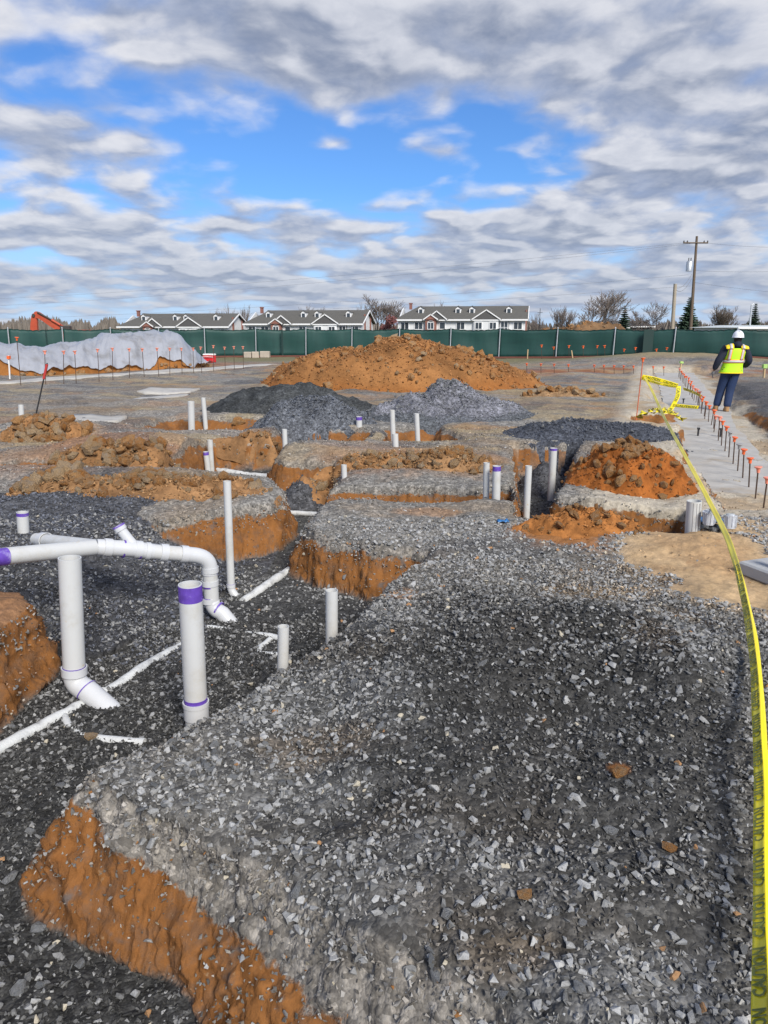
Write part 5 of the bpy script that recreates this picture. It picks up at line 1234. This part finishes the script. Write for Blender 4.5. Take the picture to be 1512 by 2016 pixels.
low_house('dark roofed house behind the spruces left of the utility pole', 1178, 1290, 643, 631, 120, simple('dark_shingle', (.07, .068, .07), .9), M_GREYS)
low_house('small house with dark roof low behind the bare trees', 1200, 1240, 645, 634, 118, M_ROOF, M_BEIGE)
low_house('long low building with pale metal roof behind the fence at right', 1452, 1640, 645, 640, 62, simple('pale_metal_roof', (.60, .64, .62), .5, var=.1), M_SIDING, 'shed', 10)

# ------------------------------------------------------------------ trees
M_BARK = simple('grey_bark', (.085, .070, .058), .9, var=.3, scale=8)
M_TWIG = simple('bare_twigs', (.21, .175, .155), .9, var=.25, scale=3)
M_REDT = simple('red_brown_foliage', (.17, .06, .055), .8, var=.35, scale=2)
M_SPRUCE = simple('dark_spruce', (.028, .055, .03), .8, var=.5, scale=2)
M_BROWNT = simple('brown_twig_mass', (.20, .16, .125), .9, var=.3, scale=1)
def bare_tree(label, px, pyt, pyb, wpx, d, seed, name='bare_tree', group='bare trees beyond the fence', spread=1.0, levels=6, twig=M_TWIG, stems=1, dense=1.0):
    rng = random.Random(seed); rmin = d * .00011; top = AT(px, pyt, d); g = gz(top[0], d); g = min(g, AT(px, pyb, d)[2]); H = top[2] - g; wid = wpx / FPX * d
    e = empty(name, (top[0], d, g), rng.uniform(0, 6), label, 'tree', group)
    tr, cr = MB(), MB()
    def grow(p, dr, ln, r, lv):
        n = 3; pts = [p]; q = p.copy(); v = dr.copy()
        for i in range(n):
            v = (v + Vector((rng.uniform(-.18, .18), rng.uniform(-.18, .18), rng.uniform(.0, .16)))).normalized(); q = q + v * ln / n; pts.append(q.copy())
        r = max(r, rmin); rs = [max(rmin, r * (1 - .35 * i / n)) for i in range(n + 1)]
        (tr if lv >= levels - 2 else cr).tube(pts, rs, 6 if lv >= levels - 1 else 3, cap=False)
        if lv <= 0: return
        k = 3 if lv > 1 else int(3 * dense)
        for i in range(k):
            f = rng.uniform(.72, 1) if lv >= levels - 1 else rng.uniform(.3, 1); j = min(n - 1, int(f * n)); b0 = pts[j].lerp(pts[j + 1], f * n - j)
            a = rng.uniform(0, 6.283); side = Vector((math.cos(a), math.sin(a), 0)); tilt = rng.uniform(.25, .72) * spread
            nd = (v * math.cos(tilt) + (side - v * side.dot(v)).normalized() * math.sin(tilt)); nd.z += .18; grow(b0, nd.normalized(), ln * rng.uniform(.58, .78), rs[-1] * rng.uniform(.55, .75), lv - 1)
        grow(pts[-1], v, ln * .72, rs[-1] * .8, lv - 1)
    for s in range(stems):
        grow(Vector((rng.uniform(-.3, .3) * (stems > 1), 0, -.3)), Vector((rng.uniform(-.25, .25) * (stems > 1), rng.uniform(-.2, .2) * (stems > 1), 1)).normalized(), H * .30, H * .0125 / math.sqrt(stems), levels - 1)
    # fit height and width
    V = np.array(tr.v + cr.v); sz = H / max(V[:, 2].max(), .1); sx = wid / max(np.ptp(V[:, 0]), np.ptp(V[:, 1]), .1)
    for b in (tr, cr): b.v = [(x * sx, y * sx, z * sz) for x, y, z in b.v]
    tr.build('trunk', M_BARK, e); cr.build('crown', twig, e)
    return e
bare_tree('tall bare tree with fine upright crown behind the brown soil bank', 1166, 568, 652, 112, 92, 1, levels=6)
bare_tree('bare multi-stemmed tree just left of the tall bare tree', 1110, 600, 652, 60, 100, 2, levels=5, stems=3)
bare_tree('small bare tree at the right shoulder of the tall bare tree', 1200, 598, 652, 60, 96, 32, levels=5, stems=2)
bare_tree('round spreading bare tree with curved limbs between the two spruces', 1287, 590, 652, 84, 95, 4, spread=1.35, levels=6)
bare_tree('big bare tree standing between the middle and right apartment houses', 742, 580, 650, 96, 215, 5, levels=6)
bare_tree('bare tree at left of the one between the apartment houses', 712, 592, 650, 46, 220, 35, levels=5)
bare_tree('bare tree rising behind the roof of the middle apartment house at its left', 592, 597, 640, 50, 235, 6, levels=5, spread=1.2)
bare_tree('second bare tree behind the middle apartment house roof', 628, 602, 640, 40, 240, 7, levels=5, spread=1.2)
bare_tree('narrow bare tree behind the gap between the left and middle houses', 452, 596, 645, 34, 230, 8, levels=5)
bare_tree('taller bare tree at the gap between the left and middle houses', 475, 598, 645, 32, 232, 9, levels=5)
bare_tree('bare tree behind the right end of the left house roof', 424, 606, 645, 40, 236, 10, levels=5)
bare_tree('faint bare tree behind the right apartment house roof', 870, 590, 630, 40, 260, 12, levels=5)
bare_tree('bare brown tree with dense round crown right of the utility pole', 1424, 597, 650, 72, 100, 13, levels=6, spread=1.15, twig=M_BROWNT, stems=2, dense=1.3)
bare_tree('thin bare tree at the right edge of the right apartment house', 1060, 615, 650, 34, 150, 14, levels=5, stems=2)
def leafy(label, name, px, pyt, pyb, wpx, d, m, seed, group=None, n=900, size=.2):
    rng = random.Random(seed); top = AT(px, pyt, d); g = min(gz(top[0], d), AT(px, pyb, d)[2]); H = top[2] - g; wid = wpx / FPX * d / 2
    e = empty(name, (top[0], d, g), 0, label, 'tree', group); c = MB()
    MB().tube([(0, 0, -.2), (.05, 0, H * .3), (0, 0, H * .8)], [.16, .12, .04], 7).build('trunk', M_BARK, e)
    cl = [(rng.uniform(-.6, .6) * wid, rng.uniform(-.6, .6) * wid, H * rng.uniform(.45, .85), rng.uniform(.3, .5) * wid) for _ in range(10)]
    for _ in range(n):
        x, y, z, r = rng.choice(cl); v = Vector((rng.gauss(0, 1), rng.gauss(0, 1), rng.gauss(0, 1))).normalized() * r * rng.uniform(.5, 1.05); p = Vector((x, y, z)) + v
        u = Vector((rng.gauss(0, 1), rng.gauss(0, 1), rng.gauss(0, 1))).normalized(); w_ = u.orthogonal().normalized(); s = size * rng.uniform(.6, 1.3)
        c.add([p - u * s, p + w_ * s * .6, p + u * s, p - w_ * s * .6], [(0, 1, 2, 3)])
    c.build('crown', m, e); return e
leafy('small tree with dark red foliage left of the right apartment house', 'red_tree', 774, 618, 652, 40, 165, M_REDT, 21)
leafy('low dark red shrub at the foot of the red tree', 'red_shrub', 758, 632, 652, 26, 168, M_REDT, 22, n=450)
def spruce(label, px, pyt, pyb, wpx, d, seed):
    rng = random.Random(seed); top = AT(px, pyt, d); g = min(gz(top[0], d), AT(px, pyb, d)[2]); H = top[2] - g; Rm = wpx / FPX * d / 2
    e = empty('spruce_tree', (top[0], d, g), 0, label, 'tree', 'dark spruces beyond the fence'); c = MB()
    MB().tube([(0, 0, -.2), (0, 0, H * .97)], [.17, .02], 7).build('trunk', M_BARK, e)
    z = H * .06
    while z < H * .985:
        rr_ = Rm * (1 - z / H) ** .8 * rng.uniform(.85, 1.1) + .08; k = max(6, int(10 * rr_ + 6)); a0 = rng.uniform(0, 6)
        for i in range(k):
            a = a0 + 6.283 * i / k + rng.uniform(-.2, .2); L = rr_ * rng.uniform(.75, 1.12); dr = Vector((math.cos(a), math.sin(a), -.32 + .3 * z / H)); sd = Vector((-math.sin(a), math.cos(a), 0))
            o = Vector((0, 0, z))
            for f0, f1, w0 in ((.1, .45, .9), (.35, .75, .75), (.6, 1.0, .5)):
                p0 = o + dr * L * f0; p1 = o + dr * L * f1
                for s in (-1, 1, 0):
                    w_ = (L * .30 + .12) * w0; dn = Vector((0, 0, -w_ * rng.uniform(.5, 1.1)))
                    c.add([p0, p1, p1 + sd * s * w_ * .5 + dn * .6, p0 + sd * s * w_ + dn], [(0, 1, 2, 3)])
        z += .20 + .015 * H * (1 - z / H)
    c.build('crown', M_SPRUCE, e)
spruce('dark spruce left of the round bare tree', 1231, 602, 656, 44, 92, 1)
spruce('tallest dark spruce right behind the utility pole', 1360, 581, 656, 62, 96, 2)
spruce('dark spruce at the far right behind the pale metal roof', 1489, 594, 656, 42, 98, 3)
spruce('small spruce top showing above the brown round tree', 1428, 602, 656, 34, 112, 4)
# far woods as one mass
rng = np.random.default_rng(5); n = 5200
az = rng.uniform(-34, 40, n); azr = np.radians(az); D_ = rng.uniform(235, 330, n)
pxx = CX + FPX * np.tan(azr) / math.cos(TH); topy = 628 + 4 * np.sin(az * 1.1) + 3 * np.sin(az * 3.3 + 1) + np.where((pxx > 230) & (pxx < 1040), 9, 0) + np.where(pxx > 1040, 6, 0)
htop = 1.6 + (646 - topy) / FPX * D_; hh = np.maximum(htop + 3.4, 1.5) * rng.uniform(.55, 1.05, n)
bx, by = D_ * np.tan(azr), D_; V = []; F = []
for i in range(n):
    w_ = rng.uniform(.5, 1.6); z0 = -3.4; a = rng.uniform(0, 3.14); ca, sa = math.cos(a) * w_, math.sin(a) * w_; o = len(V); h_ = hh[i]
    V += [(bx[i], by[i], z0), (bx[i] + ca, by[i] + sa, z0 + h_ * .55), (bx[i] + ca * .3, by[i] + sa * .3, z0 + h_), (bx[i] - ca, by[i] - sa, z0 + h_ * .62), (bx[i] + sa, by[i] - ca, z0 + h_ * .58), (bx[i] - sa, by[i] + ca, z0 + h_ * .5)]
    F += [(o, o + 1, o + 2), (o, o + 2, o + 3), (o, o + 4, o + 2), (o, o + 2, o + 5)]
wood = np_mesh('far_woods', np.array(V), np.array(F), simple('far_bare_wood', (.19, .165, .14), .9, var=.4, scale=.12)); tag(link('far_woods', wood), 'brown grey bare woods along the horizon', 'woods', kind='stuff')

# ------------------------------------------------------------------ poles and wires
M_POLE = simple('weathered_pole', (.13, .095, .065), .85, var=.25, scale=3); M_POLE2 = simple('pale_pole', (.34, .29, .22), .85, var=.2, scale=3); M_WIRE = simple('power_wire', (.20, .20, .21), .6)
pb, ptop = Vector(AT(1360, 656, 84)), Vector(AT(1372, 465, 84)); pb.z = gz(pb.x, pb.y) - .3; e = empty('utility_pole', pb, 0, 'tall brown utility pole with cross arm and transformer in front of the spruce', 'utility pole')
up = ptop - pb; MB().tube([(0, 0, 0), up], [.19, .12], 10).build('pole', M_POLE, e)
ca = Vector(AT(1344, 481, 84)) - pb; cb = Vector(AT(1393, 476, 84)) - pb; ca.z = cb.z = (ca.z + cb.z) / 2
MB().tube([ca + Vector((0, -.15, 0)), cb + Vector((0, -.15, 0))], .075, 6).build('cross_arm', M_POLE, e)
for f in (.02, .16, .84, .98):
    p = ca.lerp(cb, f) + Vector((0, -.15, 0)); MB().tube([p, p + Vector((0, 0, .1)), p + Vector((0, 0, .24))], [.04, .09, .05], 8).build('insulator', M_GREYS, e)
tq = Vector(AT(1357, 524, 83.6)) - pb; MB().tube([tq + Vector((0, 0, -.52)), tq + Vector((0, 0, .42)), tq + Vector((0, 0, .52))], [.33, .33, .24], 14).build('transformer', M_GALV, e); MB().box((tq + up * .72) / 2 + Vector((.1, 0, 3.6 - 3.6)), (.01, .01, .01)).build('bracket', M_GALV, e)
for s in (-.12, .12): MB().tube([tq + Vector((s, 0, .5)), tq + Vector((s, 0, .85))], .05, 6).build('bushing', M_GREYS, e)
sp = Vector(AT(1324, 656, 80)); sp.z = gz(sp.x, sp.y) - .3; st = Vector(AT(1329.5, 559, 80)); e2 = empty('stub_pole', sp, 0, 'shorter pale stub pole without wires left of the utility pole', 'utility pole'); MB().tube([(0, 0, 0), st - sp], [.21, .17], 10).build('pole', M_POLE2, e2)
MB().tube([st - sp + Vector((0, 0, -.02)), st - sp + Vector((0, 0, .03))], .185, 10).build('pole_cap', M_GALV, e2)
p3 = Vector(AT(1477, 652, 66)); p3.z = gz(p3.x, p3.y); e3 = empty('lamp_pole', p3, 0, 'thin pale pole behind the fence at far right', 'pole'); MB().tube([(0, 0, 0), Vector(AT(1479.5, 600, 66)) - p3], [.10, .06], 8).build('shaft', M_GALV, e3); MB().tube([Vector(AT(1479.5, 600, 66)) - p3, Vector(AT(1484, 598, 66)) - p3], .05, 6).build('arm', M_GALV, e3)
def wire(label, a, c, sag, r=.011):
    a, c = Vector(a), Vector(c); pts = [a.lerp(c, i / 24) - Vector((0, 0, 4 * sag * (i / 24) * (1 - i / 24))) - a for i in range(25)]
    tag(MB().tube(pts, r, 5).build('power_line', M_WIRE, None, loc=a), label, 'wire', 'overhead wires')
ca_, cb_ = ca + pb, cb + pb
wire('uppermost wire running left from the cross arm across the sky', ca_, AT(-700, 600, 150), 2.2); wire('second wire running left from the pole top', ca.lerp(cb, .5) + pb, AT(-700, 612, 150), 2.6)
wire('middle wire running left below the transformer', AT(1356, 541, 84), AT(-700, 632, 140), 2.0); wire('lowest wire running left to the houses', AT(1360, 563, 84), AT(-300, 640, 150), 1.0)
wire('wire running right from the cross arm', cb_, AT(1900, 452, 70), .9); wire('second wire running right from the pole at transformer height', AT(1370, 533, 84), AT(1900, 500, 66), .6)
wire('lower wire running right from the pole', AT(1366, 556, 84), AT(1900, 590, 66), .5)
wire('slack wire from the utility pole down to the stub pole', AT(1362, 540, 83.9), AT(1330, 566, 80.0), .5, .022); wire('second slack wire from the utility pole to the stub pole', AT(1361, 550, 83.9), AT(1330, 570, 80.0), .6, .022)
e4 = empty('antenna_mast', AT(1062, 640, 150), 0, 'thin mast beside the right apartment house', 'mast'); zt = AT(1063, 607, 150)[2] - e4.location.z; MB().tube([(0, 0, -6), (0, 0, zt)], [.12, .05], 6).build('shaft', M_BLACK, e4)
MB().tube([(-.5, 0, zt * .75), (.5, 0, zt * .75)], .04, 5).build('arm', M_BLACK, e4)

# ------------------------------------------------------------------ excavator behind the fence
M_EXC = simple('orange_red_machine', (.44, .072, .03), .5, var=.3, scale=1.5, dirt=(.3, .12, .06), dirt_amt=.5, dscale=1)
M_EXD = simple('machine_dark', (.05, .045, .04), .6, var=.3)
dX = 105; eb = Vector(AT(128, 655, dX)); eb.z = gz(eb.x, eb.y); ex = empty('excavator', eb, 0, 'orange red excavator whose folded boom shows above the fence at left', 'excavator')
def q3(px, py, dd=0): return Vector(AT(px, py, dX + dd)) - eb
def boomplate(name, path, y0, y1, m, parent=ex):
    pts = [q3(px, py) for px, py in path]; b = MB(); b.prism([(p.x, p.z) for p in pts], y0, y1); return b.build(name, m, parent)
boomplate('boom', [(67, 621), (69, 614.5), (72, 613), (77, 614.5), (90, 623), (123, 640.5), (140, 652), (130, 660), (118, 653), (100, 642.5), (86, 632.5), (77, 627), (71, 626)], -.28, .28, M_EXC)
boomplate('stick', [(66, 617), (72, 619), (74, 634), (75, 664), (61, 664), (61, 640), (63, 622)], -.22, .22, M_EXC)
MB().tube([q3(76, 615) + Vector((0, -.36, 0)), q3(104, 630) + Vector((0, -.36, 0))], .11, 10).build('cylinder', M_EXD, ex); MB().tube([q3(104, 630) + Vector((0, -.36, 0)), q3(121, 640) + Vector((0, -.36, 0))], .17, 10).build('cylinder_sleeve', M_EXC, ex)
MB().tube([q3(68, 621) + Vector((0, -.4, 0)), q3(68, 621) + Vector((0, .4, 0))], .22, 12).build('pivot_pin', M_EXD, ex)
boomplate('bucket', [(58, 664), (76, 664), (80, 676), (70, 690), (58, 684), (52, 672)], -.7, .7, M_EXD)
MB().box((1.6, 0, 1.75), (3.2, 2.6, 1.3), None, .12).build('house', M_EXC, ex); MB().box((.5, -.75, 2.3), (1.3, 1.0, 1.3), None, .1).build('cab', M_EXD, ex); MB().box((2.9, 0, 1.8), (.9, 2.6, 1.2), None, .2).build('counterweight', M_EXC, ex)
for s in (-1, 1):
    b = MB(); pts = [(1.3 + 2.0 * math.cos(a) * 1.0, s * 1.25, .5 + .48 * math.sin(a)) for a in [2 * math.pi * i / 20 for i in range(20)]]
    b.prism([(p[0], p[2]) for p in pts], s * 1.25 - .3, s * 1.25 + .3); b.build('track', M_EXD, ex)

# ------------------------------------------------------------------ the walking worker, seen from behind
M_JACKET = simple('navy_jacket', (.010, .014, .030), .85, var=.4, scale=14, bump=.3); M_JEANS = simple('blue_jeans', (.013, .030, .085), .85, var=.45, scale=9, bump=.3)
M_LIMEV = simple('lime_vest', (.50, .88, .015), .7, var=.08, scale=8, bump=.25); M_YELV = simple('yellow_vest_shoulder', (.88, .62, .015), .7, var=.06)
M_ORT = simple('orange_trim', (.90, .23, .04), .7, var=.06); M_SILV = simple('silver_tape', (.55, .52, .52), .4, var=.08); M_BOOT = simple('tan_boots', (.33, .19, .085), .8, var=.3, scale=14)
M_HAT = simple('white_hard_hat', (.80, .81, .84), .3, var=.03); M_SKIN = simple('skin', (.20, .10, .065), .6, var=.1); M_GLOVE = simple('grey_work_gloves', (.13, .13, .14), .8, var=.2, scale=20)
pz = -.245; fo = U(1420, 810, pz); person = empty('person', (fo[0], fo[1], pz), R(-13), 'person in white hard hat and lime safety vest walking away along the footing', 'person')
def skin(name, m, verts, edges, parent, lv=2, root=0):
    me = bpy.data.meshes.new(name); me.from_pydata([v[0] for v in verts], edges, []); o = link(name, me, parent)
    o.modifiers.new('Skin', 'SKIN')
    if not me.skin_vertices: raise RuntimeError('no skin layer')
    for i, v in enumerate(verts):
        r = v[1]; me.skin_vertices[0].data[i].radius = (r, r) if not isinstance(r, tuple) else r; me.skin_vertices[0].data[i].use_root = (i == root)
    s = o.modifiers.new('Sub', 'SUBSURF'); s.levels = lv; s.render_levels = lv
    me.materials.append(m); return o
hipL, hipR, kL, kR, aL, aR = (.02, .02, .90), (.21, .01, .90), (-.04, .12, .47), (.135, .02, .48), (-.105, .10, .10), (.085, -.10, .10)
shL, shR, eL, eR, wL, wR = (-.03, .02, 1.40), (.37, .02, 1.40), (-.185, -.03, 1.13), (.47, -.02, 1.12), (-.245, .06, .90), (.40, .20, .99)
J = [((.12, .02, .96), .115), ((.135, .02, 1.12), .12), ((.165, .02, 1.32), .135), ((.18, .03, 1.46), .062), ((.19, .05, 1.53), .06), ((.195, .06, 1.62), .088), ((.195, .065, 1.68), .080),
     (hipL, .085), (kL, .058), (aL, .040), (hipR, .085), (kR, .058), (aR, .040), (shL, .062), (eL, .045), (wL, .030), (shR, .062), (eR, .045), (wR, .030), ((-.115, .17, .035), .036), ((.08, .0, .035), .036)]
Eg = [(0, 1), (1, 2), (2, 3), (3, 4), (4, 5), (5, 6), (0, 7), (7, 8), (8, 9), (0, 10), (10, 11), (11, 12), (2, 13), (13, 14), (14, 15), (2, 16), (16, 17), (17, 18), (9, 19), (12, 20)]
body = skin('body', M_SKIN, J, Eg, person)
skin('jeans', M_JEANS, [((.12, .02, .97), .135), (hipL, .125), (kL, .098), ((-.10, .10, .085), .088), (hipR, .125), (kR, .098), ((.087, -.095, .085), .088)], [(0, 1), (1, 2), (2, 3), (0, 4), (4, 5), (5, 6)], person)
jk = skin('jacket', M_JACKET, [((.125, .02, .97), .125), ((.135, .02, 1.12), .125), ((.165, .02, 1.32), .135), ((.18, .02, 1.45), .085), (shL, .095), (eL, .085), ((-.238, .05, .925), .060), (shR, .095), (eR, .085), ((.41, .185, 1.0), .060)],
          [(0, 1), (1, 2), (2, 3), (2, 4), (4, 5), (5, 6), (2, 7), (7, 8), (8, 9)], person)
skin('hood', M_JACKET, [((.18, -.05, 1.42), .085), ((.185, -.06, 1.48), .105), ((.19, .0, 1.55), .085)], [(0, 1), (1, 2)], person)
skin('balaclava', simple('black_face_cover', (.008, .008, .010), .9), [((.19, .045, 1.52), .078), ((.195, .055, 1.60), .098), ((.195, .06, 1.67), .088)], [(0, 1), (1, 2)], person)
def hand(w, drv, name, s):
    w = Vector(w); drv = Vector(drv).normalized(); sd = Vector((0, 1, 0)); sd = (sd - drv * sd.dot(drv)).normalized(); nn = drv.cross(sd)
    vs = [(tuple(w), .026), (tuple(w + drv * .045), (.038)), (tuple(w + drv * .085), .036)]; ed = [(0, 1), (1, 2)]
    o = skin(name, M_GLOVE, vs, ed, person, 1)
    for k, (off, ln) in enumerate(((-.030, .068), (-.010, .078), (.010, .074), (.030, .058))):
        p = w + drv * .085 + sd * off; skin('finger', M_GLOVE, [(tuple(p - drv * .02), .011), (tuple(p + drv * ln * .5 + nn * s * .008), .010), (tuple(p + drv * ln + nn * s * .028), .008)], [(0, 1), (1, 2)], o, 1)
    p = w + drv * .03 + sd * .030; skin('thumb', M_GLOVE, [(tuple(p), .012), (tuple(p + sd * .03 + drv * .025), .011), (tuple(p + sd * .042 + drv * .055 + nn * s * .01), .009)], [(0, 1), (1, 2)], o, 1)
hand(wL, (-.10, .12, -.9), 'hand', 1); hand(wR, (-.3, .6, -.25), 'hand', -1)
def rings_of(prof, n=28, p=2.4, a0=0., a1=2 * math.pi, closed=True):
    out = []
    for (cx, cy, z, rx, ry) in prof:
        r_ = []
        for i in range(n + (0 if closed else 1)):
            a = a0 + (a1 - a0) * i / n; c, s = math.cos(a), math.sin(a)
            r_.append((cx + rx * math.copysign(abs(c) ** (2 / p), c), cy + ry * math.copysign(abs(s) ** (2 / p), s), z))
        out.append(r_)
    return out
VP = [(.11, .015, .86, .250, .195), (.115, .015, .90, .243, .19), (.125, .015, 1.02, .215, .175), (.14, .015, 1.14, .205, .172), (.155, .015, 1.26, .205, .172), (.165, .015, 1.34, .212, .165), (.17, .015, 1.41, .200, .145)]
def vp(z, g=0.0):
    for a, b in zip(VP, VP[1:]):
        if z <= b[2]: break
    f = (z - a[2]) / (b[2] - a[2]); v = [a[i] + (b[i] - a[i]) * f for i in range(5)]; v[3] += g; v[4] += g; return tuple(v)
vest = MB().rings(rings_of([vp(z) for z in np.linspace(.86, 1.41, 14)]), cap=False).build('vest', M_LIMEV, person); vest.modifiers.new('Solid', 'SOLIDIFY').thickness = .008
def band(z0, z1, g, m, name): MB().rings(rings_of([vp(z, g) for z in np.linspace(z0, z1, 3)]), cap=False).build(name, m, vest).modifiers.new('Solid', 'SOLIDIFY').thickness = .004
band(.862, .882, .004, M_YELV, 'hem'); band(1.085, 1.165, .004, M_ORT, 'waist_trim'); band(1.102, 1.148, .009, M_SILV, 'reflective_band')
for s in (-1, 1):   # shoulder straps over the back, front and top of the shoulder
    for nm, m, x0, x1, g in (('strap_trim', M_ORT, .095, .165, .008), ('reflective_strap', M_SILV, .108 if s > 0 else .11, .152, .013)):
        b = MB()
        for sy in (-1, 1):
            rows = []
            for z in np.linspace(1.155, 1.41, 7):
                c = vp(z, g); rows.append([(c[0] + s * x, c[1] + sy * c[4] * (1 - (min(abs(x), c[3] * .98) / c[3]) ** 2.4) ** (1 / 2.4), z) for x in np.linspace(x0, x1, 4)])
            b.rings(rows, cap=False, close=False)
        ob = b.build(nm, m, vest); ob.modifiers.new('Solid', 'SOLIDIFY').thickness = .005
    rows = []
    for k in range(9):
        a = math.pi * k / 8; rows.append([(.17 + s * x, .015 - math.cos(a) * .155, 1.395 + math.sin(a) * (.105 - .30 * (x - .10))) for x in np.linspace(.075, .235, 6)])
    MB().rings(rows, cap=False, close=False).build('vest_shoulder', M_YELV, vest).modifiers.new('Solid', 'SOLIDIFY').thickness = .008
    rows = []
    for k in range(9):
        a = math.pi * k / 8; rows.append([(.17 + s * x, .015 - math.cos(a) * .163, 1.40 + math.sin(a) * (.110 - .30 * (x - .10))) for x in np.linspace(.105, .155, 3)])
    MB().rings(rows, cap=False, close=False).build('reflective_strap', M_SILV, vest).modifiers.new('Solid', 'SOLIDIFY').thickness = .006
hc = (.195, .07, 1.655); prof = [(hc[0], hc[1], hc[2] + .145 * math.sin(a), .118 * math.cos(a) + .001, .140 * math.cos(a) + .001) for a in np.linspace(0, 1.54, 9)]
hat = MB().rings(rings_of([(hc[0], hc[1] + .01, hc[2] - .012, .130, .158)] + [(hc[0], hc[1], hc[2] - .004, .122, .146)] + prof, 26, 2.0)).build('hard_hat', M_HAT, person)
MB().tube([(hc[0], hc[1] - .10, hc[2] + .118), (hc[0], hc[1], hc[2] + .15), (hc[0], hc[1] + .10, hc[2] + .118)], .012, 6).build('ridge', M_HAT, hat)
MB().box((hc[0], hc[1] - .03, hc[2] - .02), (.19, .21, .012), None, .004).build('suspension', M_EXD, hat)
for (ax_, ay_, az_), tw in ((aL, .0), (aR, .1)):
    b = MB(); o_ = Vector((ax_, ay_, 0)); prof = []
    for z, rx, ry, cy in ((.0, .052, .135, .055), (.03, .056, .140, .055), (.06, .054, .125, .045), (.09, .052, .085, .015), (.12, .054, .066, 0)): prof.append((o_.x, o_.y + cy, z + .002, rx, ry))
    b.rings(rings_of(prof, 18, 2.6)); bt = b.build('boot', M_BOOT, person); MB().rings(rings_of([(o_.x, o_.y + .055, .0, .057, .142), (o_.x, o_.y + .055, .022, .057, .142)], 18, 2.6)).build('sole', M_EXD, bt)
